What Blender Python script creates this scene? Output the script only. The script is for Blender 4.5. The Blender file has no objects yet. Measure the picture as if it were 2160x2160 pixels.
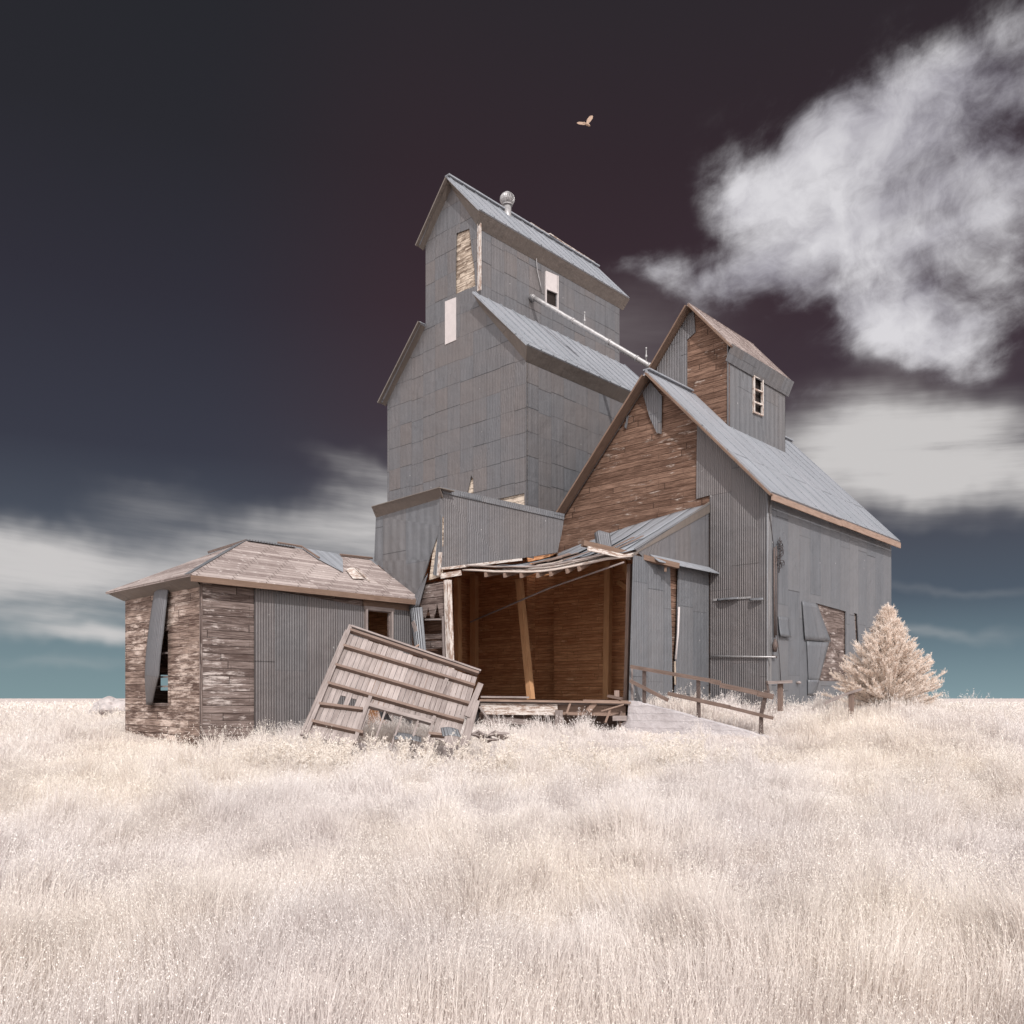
import bpy, bmesh, math, random
import numpy as np
from mathutils import Vector, Matrix, noise as mnoise
from mathutils.geometry import tessellate_polygon
random.seed(7); rng = np.random.default_rng(7)
S = bpy.context.scene
C = S.collection
rad = math.radians

# ------------------------------------------------------------------ camera
FPX, CX, HY = 1787.0, 1080.0, 1473.0          # focal length / centre / horizon of the 2160 px photograph
EYE = 1.65                                    # eye height above the lowest meadow ground
cam = bpy.data.cameras.new('camera'); camo = bpy.data.objects.new('camera', cam); C.objects.link(camo)
camo.location = (0, 0, EYE); camo.rotation_euler = (rad(90), 0, 0)
cam.sensor_width = 36; cam.lens = 36 * FPX / 2160; cam.shift_y = (HY - 1080) / 2160
cam.clip_start = 0.05; cam.clip_end = 6000
S.camera = camo
S.view_settings.view_transform = 'Standard'; S.view_settings.look = 'None'
S.view_settings.exposure = 0.0; S.view_settings.gamma = 1.0
S.render.resolution_x = S.render.resolution_y = 1024
S.cycles.max_bounces = 8; S.cycles.diffuse_bounces = 5; S.cycles.transparent_max_bounces = 8

# site axes: u runs away to the right, v away to the left (the two wall directions)
_n = math.hypot(.6849, .7287); AX, AY = .6849 / _n, .7287 / _n; BX, BY = -AY, AX
U = Vector((AX, AY, 0)); V = Vector((BX, BY, 0)); Z = Vector((0, 0, 1))
def W(u, v, z): return Vector((u * AX + v * BX, u * AY + v * BY, z + EYE))
def PU(px, py, u):                             # point of the wall plane u = const seen at that bearing
    t = (px - CX) / FPX; v = (u * AX - t * u * AY) / (t * BY - BX); Y = u * AY + v * BY
    return (u, v, (HY - py) * Y / FPX)
def PV(px, py, v):
    t = (px - CX) / FPX; u = (t * v * BY - v * BX) / (AX - t * AY); Y = u * AY + v * BY
    return (u, v, (HY - py) * Y / FPX)
def PD(px, py, D): return Vector(((px - CX) / FPX * D, D, (HY - py) * D / FPX + EYE))

# ------------------------------------------------------------------ node helpers
def lin(h):
    h = h.lstrip('#'); o = []
    for i in (0, 2, 4):
        c = int(h[i:i + 2], 16) / 255; o.append(c / 12.92 if c <= .04045 else ((c + .055) / 1.055) ** 2.4)
    return (*o, 1)
class NT:
    def __init__(s, nt): s.t = nt; s.n = nt.nodes; s.l = nt.links
    def new(s, typ, **kw):
        x = s.n.new('ShaderNode' + typ)
        for k, v in kw.items(): setattr(x, k, v)
        return x
    def put(s, sock, v):
        if v is None: return
        if hasattr(v, 'is_output') or isinstance(v, bpy.types.NodeSocket): s.l.new(v, sock)
        else: sock.default_value = v
    def m(s, op, a, b=None, c=None, clamp=False):
        x = s.new('Math', operation=op, use_clamp=clamp); s.put(x.inputs[0], a); s.put(x.inputs[1], b)
        if c is not None: s.put(x.inputs[2], c)
        return x.outputs[0]
    def mix(s, f, a, b, blend='MIX'):
        x = s.new('Mix', data_type='RGBA', blend_type=blend); s.put(x.inputs[0], f); s.put(x.inputs[6], a); s.put(x.inputs[7], b)
        return x.outputs[2]
    def xyz(s, x, y, z=0.0):
        c = s.new('CombineXYZ'); s.put(c.inputs[0], x); s.put(c.inputs[1], y); s.put(c.inputs[2], z); return c.outputs[0]
    def sep(s, v): c = s.new('SeparateXYZ'); s.put(c.inputs[0], v); return c.outputs
    def noise(s, v, scale=1, detail=3, rough=.55, dist=0, col=False):
        x = s.new('TexNoise'); s.put(x.inputs['Vector'], v); x.inputs['Scale'].default_value = scale
        x.inputs['Detail'].default_value = detail; x.inputs['Roughness'].default_value = rough; x.inputs['Distortion'].default_value = dist
        return x.outputs['Color' if col else 'Fac']
    def wn(s, v):
        x = s.new('TexWhiteNoise', noise_dimensions='3D'); s.put(x.inputs['Vector'], v); return x.outputs['Value']
    def rng(s, v, a, b, c=0., d=1., smooth=False):
        x = s.new('MapRange', interpolation_type='SMOOTHSTEP' if smooth else 'LINEAR'); s.put(x.inputs[0], v)
        for i, q in enumerate((a, b, c, d)): x.inputs[i + 1].default_value = q
        return x.outputs[0]
    def uv(s):
        x = s.new('UVMap', uv_map='uv'); return s.sep(x.outputs[0])

# ------------------------------------------------------------------ sky
world = bpy.data.worlds.new('World'); S.world = world; world.use_nodes = True
wt = NT(world.node_tree); world.node_tree.nodes.clear()
tc = wt.new('TexCoord'); d = wt.sep(tc.outputs['Generated'])
az = wt.m('ARCTAN2', d[0], d[1]); el = wt.m('ARCSINE', d[2])
ae = wt.xyz(az, el, 0)
warp = wt.noise(tc.outputs['Generated'], 5, 4, .6, col=True)
wv = wt.new('VectorMath', operation='MULTIPLY_ADD'); wt.put(wv.inputs[0], warp); wv.inputs[1].default_value = (.15, .10, 0)
wadd = wt.new('VectorMath', operation='ADD'); wt.put(wadd.inputs[0], ae); wadd.inputs[1].default_value = (-.075, -.05, 0)
wt.put(wv.inputs[2], wadd.outputs[0]); wae = wv.outputs[0]
def AE(px, py):
    a = math.atan((px - CX) / FPX); return a, math.atan((HY - py) / FPX * math.cos(a))
def blob(px, py, rx, ry, s, rot=0, src=None):
    a, e = AE(px, py); mp = wt.new('Mapping', vector_type='TEXTURE'); wt.put(mp.inputs[0], src or wae)
    mp.inputs[1].default_value = (a, e, 0); mp.inputs[2].default_value = (0, 0, rad(rot)); mp.inputs[3].default_value = (rx / FPX, ry / FPX, 1)
    ln = wt.new('VectorMath', operation='LENGTH'); wt.put(ln.inputs[0], mp.outputs[0])
    return wt.rng(ln.outputs['Value'], 0, 1, s, 0, True)
def total(bl):
    o = None
    for b in bl:
        x = blob(*b); o = x if o is None else wt.m('ADD', o, x)
    return o
sun_side = [(1750, 465, 250, 190, 1.0, -20), (1790, 490, 160, 100, .5), (1980, 560, 340, 240, .8), (1600, 385, 160, 110, .42, -30), (1900, 255, 360, 110, .62, 12),
            (2150, 250, 420, 240, .8), (1480, 560, 210, 62, .75, -8), (1620, 590, 260, 90, .62, 10), (1850, 660, 240, 95, .8, -25),
            (1960, 730, 180, 90, .7, -20), (1800, 330, 420, 230, .28, -20),
            (1700, 860, 200, 60, .4, -10)]
left_low = [(1900, 950, 400, 150, 1.9, -8), (1960, 1335, 260, 22, .4, 0), (1980, 1250, 300, 20, .25, -3), (150, 1290, 260, 20, .3, 4), (2080, 1040, 380, 90, .7, 0), (1850, 1120, 300, 30, .25, -6), (800, 1150, 470, 175, .80, 8), (560, 1130, 330, 80, .35, 10), (190, 1210, 540, 150, .92, 4), (-40, 1180, 300, 130, .8), (230, 1335, 260, 38, .9, 0), (120, 1400, 300, 30, .3),
            (760, 1000, 220, 40, .35, -14), (330, 1050, 260, 80, .4), (950, 1080, 300, 200, .45)]
soft = [(1330, 700, 330, 150, .35), (1350, 760, 260, 120, .2), (1850, 820, 300, 60, .3)]
dens = total(sun_side); dens2 = total(left_low); dens3 = total(soft)
# streaky wisps: anisotropic noise on the sky direction
st = wt.new('Mapping', vector_type='TEXTURE'); wt.put(st.inputs[0], ae); st.inputs[2].default_value = (0, 0, rad(12)); st.inputs[3].default_value = (.46, .20, 1)
fb = wt.noise(st.outputs[0], 3.2, 10, .60, .12); fb2 = wt.noise(wae, 9, 8, .62, .0)
st2 = wt.new('Mapping', vector_type='TEXTURE'); wt.put(st2.inputs[0], ae); st2.inputs[2].default_value = (0, 0, rad(-4)); st2.inputs[3].default_value = (.9, .1, 1)
fb3 = wt.noise(st2.outputs[0], 2.2, 8, .6, .1)
f1 = wt.m('ADD', wt.m('MULTIPLY', fb, .5), wt.m('MULTIPLY', fb2, .5)); f3 = wt.rng(fb3, .25, .7, .3, 1.15)
dm = wt.m('MINIMUM', dens, 1.15)
cv = wt.m('ADD', dm, wt.m('MULTIPLY', wt.m('SUBTRACT', f1, .5), 4.2))
c1 = wt.m('MULTIPLY', wt.rng(cv, .05, 1.5, 0, .95, True), wt.rng(dens, 0, .42, 0, 1, True))
c2 = wt.rng(wt.m('MULTIPLY', dens2, f3), .02, 1.2, 0, 1, True)
c3 = wt.m('MULTIPLY', dens3, f3)
# clear infrared sky: dark plum overhead, slate blue lower left, teal at the horizon
rampe = wt.new('ValToRGB'); wt.put(rampe.inputs[0], wt.rng(el, 0, .7))
cr = rampe.color_ramp; cr.elements[0].position = 0; cr.elements[0].color = lin('8299a0'); cr.elements[1].position = 1; cr.elements[1].color = lin('2d292e')
for p, h in ((.07, '6c808a'), (.16, '505b68'), (.3, '474650'), (.45, '41373f'), (.62, '3a2d34'), (.8, '33292f')):
    e = cr.elements.new(p); e.color = lin(h)
rampl = wt.new('ValToRGB'); wt.put(rampl.inputs[0], wt.rng(el, 0, .7)); cr = rampl.color_ramp
cr.elements[0].color = lin('7f969b'); cr.elements[1].position = 1; cr.elements[1].color = lin('27282d')
for p, h in ((.08, '748890'), (.2, '525a66'), (.38, '3a3c48'), (.6, '31303a'), (.8, '2a2a30')):
    e = cr.elements.new(p); e.color = lin(h)
base = wt.mix(wt.rng(az, -.38, -.08, 0, 1, True), rampl.outputs[0], rampe.outputs[0])
col = wt.mix(wt.m('MULTIPLY', c3, .75, clamp=True), base, lin('8a8284'))
col = wt.mix(wt.m('MULTIPLY', c2, .92), col, lin('d0cdcc')); col = wt.mix(c1, col, wt.mix(wt.rng(wt.m('ADD', wt.m('MULTIPLY', fb2, .5), wt.m('MULTIPLY', wt.noise(ae, 4.5, 5, .55), .5)), .38, .60), lin('8f8b97'), lin('dedce0')))
# added bright cloud bank, out of view behind the camera, fills the shadows
rear_fill = wt.m('MULTIPLY', wt.rng(wt.m('ABSOLUTE', az), .95, 1.9, 0, 1, True), wt.rng(wt.noise(tc.outputs['Generated'], 2.6, 6, .6), .30, .62, .25, 1))
col = wt.mix(rear_fill, col, (2.0, 1.92, 1.93, 1))
bg = wt.new('Background'); wt.put(bg.inputs[0], col); bg.inputs[1].default_value = 1.0
wo = wt.new('OutputWorld'); wt.l.new(bg.outputs[0], wo.inputs[0])

# ------------------------------------------------------------------ sun (high behind the camera)
SUN = (-.70 * U - 1.01 * V + 1.0 * Z).normalized()
sl = bpy.data.lights.new('sun', 'SUN'); sl.energy = 3.3; sl.angle = rad(.55); sl.color = (1.0, .965, .94)
so = bpy.data.objects.new('sun', sl); C.objects.link(so); so.rotation_euler = (-SUN).to_track_quat('-Z', 'Y').to_euler(); so.location = (0, -10, 30)

# ------------------------------------------------------------------ materials
MAT = {}
def newmat(name):
    m = bpy.data.materials.new(name); m.use_nodes = True; t = NT(m.node_tree); b = m.node_tree.nodes['Principled BSDF']; MAT[name] = m
    return m, t, b
def bump(t, b, h, dist, strength=1.):
    x = t.new('Bump'); x.inputs['Strength'].default_value = strength; x.inputs['Distance'].default_value = dist; t.put(x.inputs['Height'], h)
    t.l.new(x.outputs[0], b.inputs['Normal'])
def metal(name, base, warm, period=.075, sheet=(.66, 2.4), seam=.012, var=.16, amp=.010, rust=.25, specks=True, rough=.5, off=.37, met=.25):
    m, t, b = newmat(name); u, v, _ = t.uv()
    # sheet id: staggered columns
    colf = t.m('DIVIDE', u, sheet[0]); colid = t.m('FLOOR', colf)
    shift = t.m('MULTIPLY', t.wn(t.xyz(colid, 3.1, 1.7)), off)
    rowf = t.m('ADD', t.m('DIVIDE', v, sheet[1]), shift); rowid = t.m('FLOOR', rowf)
    r = t.wn(t.xyz(colid, rowid, 5.5))
    streak = t.noise(t.xyz(t.m('MULTIPLY', u, 9), t.m('MULTIPLY', v, .5), 0), 1, 5, .6)
    big = t.noise(t.xyz(u, v, 2.), .55, 4, .6)
    val = t.m('ADD', t.m('MULTIPLY', t.m('SUBTRACT', r, .5), var * 1.5), t.m('MULTIPLY', t.m('SUBTRACT', streak, .5), .55))
    val = t.m('ADD', val, t.m('MULTIPLY', t.m('SUBTRACT', big, .5), .45)); val = t.m('ADD', val, 1.0)
    fr = t.m('FRACT', rowf); fc = t.m('FRACT', colf)
    hl = t.m('LESS_THAN', fr, seam / sheet[1] * 1.7); vl = t.m('LESS_THAN', fc, seam / sheet[0] * .8)
    hl = t.m('MULTIPLY', hl, t.rng(t.wn(t.xyz(colid, rowid, 9.)), .1, .9, .25, 1))
    ln = t.m('MAXIMUM', hl, t.m('MULTIPLY', vl, .55))
    val = t.m('MULTIPLY', val, t.m('SUBTRACT', 1, t.m('MULTIPLY', ln, .55)))
    c = t.mix(t.rng(t.m('ADD', t.m('MULTIPLY', big, .6), t.m('MULTIPLY', r, .4)), .3, .7), (*base, 1), (*warm, 1))
    rs = t.rng(t.noise(t.xyz(t.m('MULTIPLY', u, 3), t.m('MULTIPLY', v, .9), 7.), 1.3, 6, .7), .60, .78)
    c = t.mix(t.m('MULTIPLY', rs, rust), c, (.17, .105, .075, 1))
    c = t.mix(1.0, c, t.xyz(val, val, val), 'MULTIPLY')
    if specks:
        sp = t.new('TexVoronoi'); t.put(sp.inputs['Vector'], t.xyz(t.m('MULTIPLY', u, 1.9), t.m('MULTIPLY', v, .95), 0)); sp.inputs['Scale'].default_value = 1.6
        k = t.m('LESS_THAN', sp.outputs['Distance'], .035); k = t.m('MULTIPLY', k, t.m('GREATER_THAN', t.wn(sp.outputs['Position']), .55))
        c = t.mix(t.m('MULTIPLY', k, .75), c, (.62, .6, .58, 1))
    t.put(b.inputs['Base Color'], c); b.inputs['Metallic'].default_value = met
    t.put(b.inputs['Roughness'], t.rng(streak, .2, .8, rough - .08, rough + .15)); b.inputs['Specular IOR Level'].default_value = .35
    s = t.m('SINE', t.m('MULTIPLY', u, 2 * math.pi / period)) if period else 0.0
    dent = t.noise(t.xyz(u, v, 0.), 1.6, 3, .5)
    h = t.m('ADD', t.m('MULTIPLY', s, amp), t.m('MULTIPLY', dent, .05)); h = t.m('ADD', h, t.m('MULTIPLY', ln, -.006))
    bump(t, b, h, 1.0, 1.0)
    return m
def siding(name, dark, light, paint, h=.148, pamt=.35, gap=.09, rough=.85, jl=2.7, grain=.5):
    m, t, b = newmat(name); u, v, _ = t.uv()
    wob = t.m('MULTIPLY', t.m('SUBTRACT', t.noise(t.xyz(u, v, 4.), .5, 2), .5), .05)
    rf = t.m('DIVIDE', t.m('ADD', v, wob), h); row = t.m('FLOOR', rf)
    cf = t.m('ADD', t.m('DIVIDE', u, jl), t.m('MULTIPLY', t.wn(t.xyz(row, 1.3, 0.)), 7)); cid = t.m('FLOOR', cf)
    r = t.wn(t.xyz(row, cid, 2.2)); r2 = t.wn(t.xyz(row, cid, 8.2))
    g = t.noise(t.xyz(t.m('ADD', t.m('MULTIPLY', u, 2.5), t.m('MULTIPLY', r, 20)), t.m('MULTIPLY', v, 55), r), 1, 6, .65)
    g2 = t.noise(t.xyz(t.m('MULTIPLY', u, 1.1), t.m('MULTIPLY', v, 5), r2), 1.2, 5, .65)
    f = t.m('ADD', t.m('MULTIPLY', r, .30), t.m('ADD', t.m('MULTIPLY', t.m('SUBTRACT', g, .5), 1.3 * grain * 2), t.m('MULTIPLY', t.m('SUBTRACT', g2, .4), .9)))
    c = t.mix(t.rng(f, 0, .9), (*dark, 1), (*light, 1))
    p = t.noise(t.xyz(t.m('ADD', t.m('MULTIPLY', u, 1.6), t.m('MULTIPLY', r2, 9)), t.m('MULTIPLY', v, 8), 3.), 1.5, 8, .72)
    p = t.m('ADD', p, t.m('MULTIPLY', t.m('SUBTRACT', t.noise(t.xyz(u, v, 11.), .8, 2), .5), .45))
    c = t.mix(t.rng(p, .70 - pamt * .45, .80 - pamt * .35), c, (*paint, 1))
    fr = t.m('FRACT', rf); gp = t.rng(fr, 0, gap, 1, 0)
    jt = t.m('LESS_THAN', t.m('FRACT', cf), .006); nl = t.m('LESS_THAN', t.m('FRACT', t.m('DIVIDE', u, .41)), .03)
    nl = t.m('MULTIPLY', nl, t.rng(t.noise(t.xyz(t.m('MULTIPLY', u, 3), t.m('MULTIPLY', v, 9), 1.), 1, 3), .48, .6, 0, .55))
    dk = t.m('MAXIMUM', t.m('MAXIMUM', t.m('MULTIPLY', gp, .78), t.m('MULTIPLY', jt, .7)), nl)
    c = t.mix(dk, c, (dark[0] * .3, dark[1] * .28, dark[2] * .26, 1))
    t.put(b.inputs['Base Color'], c); b.inputs['Roughness'].default_value = rough; b.inputs['Specular IOR Level'].default_value = .2
    hh = t.m('ADD', t.m('MULTIPLY', g, .008), t.m('MULTIPLY', fr, -.014)); hh = t.m('ADD', hh, t.m('MULTIPLY', gp, -.014)); hh = t.m('ADD', hh, t.m('MULTIPLY', r, .006))
    bump(t, b, hh, 1.0, .9)
    return m
def timber(name, dark, light, rough=.85, gs=45, paint=None, pa=.5):
    m, t, b = newmat(name); u, v, _ = t.uv(); isl = t.new('NewGeometry').outputs['Random Per Island']
    g = t.noise(t.xyz(t.m('ADD', t.m('MULTIPLY', u, 2.2), t.m('MULTIPLY', isl, 31)), t.m('MULTIPLY', v, gs), isl), 1, 6, .65)
    g2 = t.noise(t.xyz(u, v, isl), 3, 4)
    f = t.m('ADD', t.m('ADD', t.m('MULTIPLY', g, 1.1), t.m('MULTIPLY', g2, .5)), t.m('MULTIPLY', isl, .45))
    c = t.mix(t.rng(f, .55, 1.35), (*dark, 1), (*light, 1))
    if paint:
        p = t.noise(t.xyz(t.m('MULTIPLY', u, 3), t.m('MULTIPLY', v, 14), isl), 1.5, 7, .7); c = t.mix(t.rng(p, pa, pa + .08), c, (*paint, 1))
    t.put(b.inputs['Base Color'], c); b.inputs['Roughness'].default_value = rough; b.inputs['Specular IOR Level'].default_value = .2
    bump(t, b, g, .006, .8); return m
def plain(name, c, rough=.7, met=0., var=.25, sc=6, bd=.004):
    m, t, b = newmat(name); o = t.new('TexCoord').outputs['Object']; n = t.noise(o, sc, 5, .65)
    k = t.rng(n, .25, .75, 1 - var, 1 + var); t.put(b.inputs['Base Color'], t.mix(1., (*c, 1), t.xyz(k, k, k), 'MULTIPLY'))
    b.inputs['Roughness'].default_value = rough; b.inputs['Metallic'].default_value = met; b.inputs['Specular IOR Level'].default_value = .3
    bump(t, b, n, bd, .7); return m

m_tower = metal('metal_tower', (0.148, 0.148, 0.157), (0.137, 0.124, 0.122), .075, (.66, .80), .016, .12, .0028, .08, off=.08)
m_corr = metal('metal_corrugated', (0.167, 0.167, 0.178), (0.144, 0.133, 0.132), .060, (.75, 2.6), .012, .14, .006, .2)
m_corr_wide = metal('metal_corrugated_deep', (0.159, 0.152, 0.155), (0.141, 0.126, 0.124), .062, (.8, 2.6), .012, .14, .0075, .2)
m_side = metal('metal_side', (0.174, 0.181, 0.196), (0.152, 0.152, 0.159), .072, (.7, 2.3), .012, .2, .004, .22)
m_flat = metal('metal_flat', (0.163, 0.167, 0.178), (0.141, 0.133, 0.133), .30, (.9, 3.), .01, .1, .006, .15)
m_roof = metal('metal_roof', (0.313, 0.331, 0.359), (0.276, 0.285, 0.308), .0, (.62, 4.5), .030, .12, 0, .08, specks=False, off=.0, rough=.5)
m_loose = metal('metal_loose', (0.232, 0.240, 0.256), (0.208, 0.200, 0.200), .065, (.8, 4.), .0, .05, .012, .2)
m_trim = metal('metal_trim', (0.187, 0.162, 0.144), (0.166, 0.140, 0.122), .0, (2.4, 5.), .012, .1, 0, .25, specks=False)
m_gable = siding('siding_gable', (.085, .046, .031), (.29, .18, .13), (.50, .43, .38), .165, .20, jl=5.2, grain=1.0)
m_office_end = siding('siding_office_end', (.075, .045, .036), (.46, .35, .29), (.56, .46, .40), .150, .42, jl=4.1, grain=.9)
m_office = siding('siding_office', (.075, .052, .045), (.33, .265, .24), (.50, .44, .41), .150, .28, gap=.07, jl=3.6, grain=.8)
m_inner = siding('siding_inner', (.46, .21, .10), (.92, .53, .29), (.92, .62, .38), .10, .16, .13, jl=2.2, grain=.9)
m_patch = siding('siding_patch', (.08, .05, .035), (.52, .42, .33), (.58, .49, .40), .16, .6, jl=1.2)
m_rake = timber('wood_rake', (.10, .062, .045), (.24, .165, .125))
m_grey = timber('wood_grey', (.10, .077, .07), (.39, .335, .315))
m_post = timber('wood_post', (.095, .065, .052), (.26, .19, .16))
m_paint = timber('wood_painted', (.20, .13, .10), (.38, .29, .24), paint=(.58, .53, .49), pa=.46)
m_brown = timber('wood_brown', (.42, .21, .10), (.74, .44, .24))
m_tan = timber('wood_tan', (.17, .11, .08), (.40, .29, .235))
m_rust = timber('wood_rotten', (.14, .085, .062), (.36, .265, .215))
m_white = plain('white_board', (.52, .475, .465), .7, 0, .08)
m_conc = None
m_pipe = plain('pipe_metal', (.36, .35, .35), .42, .4, .35, 9)
m_dark = plain('dark_void', (.02, .014, .012), .9)  # near-black colour that paints the darkness behind the window holes
m_iron = plain('rusty_iron', (.12, .09, .08), .7, .3, .4, 20)
m_wire = plain('wire', (.06, .05, .05), .7)

# office roof: bleached planks laid in tilted courses
def mk_roofwood():
    m, t, b = newmat('roof_planks'); u, v, _ = t.uv()
    rf = t.m('DIVIDE', v, .135); row = t.m('FLOOR', rf); jx = t.m('ADD', t.m('DIVIDE', u, .75), t.m('MULTIPLY', row, -.16)); cid = t.m('FLOOR', jx)
    r = t.wn(t.xyz(row, t.m('FLOOR', t.m('DIVIDE', u, 2.1)), 1.)); g = t.noise(t.xyz(t.m('MULTIPLY', u, 4), t.m('MULTIPLY', v, 50), r), 1, 6, .7)
    big = t.noise(t.xyz(u, v, 0.), 1.4, 5, .6)
    f = t.m('ADD', t.m('MULTIPLY', r, .4), t.m('ADD', t.m('MULTIPLY', g, .7), t.m('MULTIPLY', big, .5)))
    c = t.mix(t.rng(f, .50, 1.10), (.15, .11, .10, 1), (.43, .365, .34, 1))
    sp = t.rng(t.noise(t.xyz(t.m('MULTIPLY', u, 6), t.m('MULTIPLY', v, 25), 3.), 1, 5), .62, .7)
    c = t.mix(sp, c, (.72, .66, .62, 1))
    gp = t.m('LESS_THAN', t.m('FRACT', rf), .11); jt = t.m('LESS_THAN', t.m('FRACT', jx), .04); dk = t.m('MAXIMUM', t.m('MULTIPLY', t.m('MULTIPLY', gp, t.rng(big, .35, .6, .35, 1)), .85), t.m('MULTIPLY', jt, .7))
    c = t.mix(dk, c, (.10, .075, .065, 1)); t.put(b.inputs['Base Color'], c); b.inputs['Roughness'].default_value = .9
    bump(t, b, t.m('ADD', t.m('MULTIPLY', t.m('FRACT', rf), -.012), t.m('MULTIPLY', g, .008)), 1., .9); return m
m_planks = mk_roofwood()
def mk_conc():
    m, t, b = newmat('concrete'); o = t.new('TexCoord').outputs['Object']; n = t.noise(o, 5, 8, .7); n2 = t.noise(o, 1.2, 3)
    z = t.sep(o)[2]; ln = t.m('LESS_THAN', t.m('FRACT', t.m('DIVIDE', t.m('ADD', z, t.m('MULTIPLY', n2, .03)), .17)), .09)
    k = t.m('ADD', t.m('MULTIPLY', n, .35), t.m('MULTIPLY', n2, .4)); c = t.mix(t.rng(k, .2, .6), (.38, .345, .35, 1), (.68, .645, .65, 1))
    c = t.mix(t.m('MULTIPLY', ln, .14), c, (.2, .17, .17, 1)); t.put(b.inputs['Base Color'], c); b.inputs['Roughness'].default_value = .9
    bump(t, b, t.m('SUBTRACT', n, t.m('MULTIPLY', ln, .3)), .05, 1.); return m
m_conc = mk_conc()
def mk_leafy(name, a, b_, tr=.35):
    m, t, b = newmat(name); isl = t.new('NewGeometry').outputs['Random Per Island']; o = t.new('TexCoord').outputs['Object']
    n = t.noise(o, .55, 4, .6); n2 = t.noise(o, 3.0, 3, .6)
    k = t.m('ADD', t.m('MULTIPLY', isl, .45), t.m('ADD', t.m('MULTIPLY', n, .75), t.m('MULTIPLY', n2, .45))); c = t.mix(t.rng(k, .45, 1.15), (*a, 1), (*b_, 1))
    df = t.new('BsdfDiffuse'); t.put(df.inputs[0], c); tl = t.new('BsdfTranslucent'); t.put(tl.inputs[0], c)
    mx = t.new('MixShader'); mx.inputs[0].default_value = tr; t.l.new(df.outputs[0], mx.inputs[1]); t.l.new(tl.outputs[0], mx.inputs[2])
    t.l.new(mx.outputs[0], t.n['Material Output'].inputs[0]); return m
def drift(m, warm):
    t = NT(m.node_tree); df = [x for x in t.n if x.type == 'BSDF_DIFFUSE'][0]; tl = [x for x in t.n if x.type == 'BSDF_TRANSLUCENT'][0]
    src = df.inputs[0].links[0].from_socket; o = t.new('TexCoord').outputs['Object']; n = t.noise(o, .22, 3, .6)
    c = t.mix(t.rng(n, .42, .62, 0, .8), src, t.mix(1., src, warm, 'MULTIPLY')); t.l.new(c, df.inputs[0]); t.l.new(c, tl.inputs[0])
m_grass = mk_leafy('dry_grass', (.53, .47, .45), (.89, .85, .825)); drift(m_grass, (1.03, 1.0, .93, 1))
m_head = mk_leafy('grass_heads', (.64, .58, .545), (.94, .90, .87), .2); drift(m_head, (1.02, 1.0, .91, 1))
m_weed = mk_leafy('weed_pods', (.72, .645, .57), (.96, .91, .85), .15)
m_cedar = mk_leafy('cedar_foliage', (.74, .62, .53), (.96, .90, .84), .3)
def mk_ground():
    m, t, b = newmat('meadow_soil'); o = t.new('TexCoord').outputs['Object']
    n = t.noise(o, .35, 5, .6); n2 = t.noise(o, 14, 6, .7); c = t.mix(t.rng(t.m('ADD', t.m('MULTIPLY', n, .6), t.m('MULTIPLY', n2, .5)), .3, .8), (.42, .34, .31, 1), (.70, .63, .60, 1))
    t.put(b.inputs['Base Color'], c); b.inputs['Roughness'].default_value = 1; b.inputs['Specular IOR Level'].default_value = .05; bump(t, b, n2, .05, .8); return m
m_ground = mk_ground()

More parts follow.
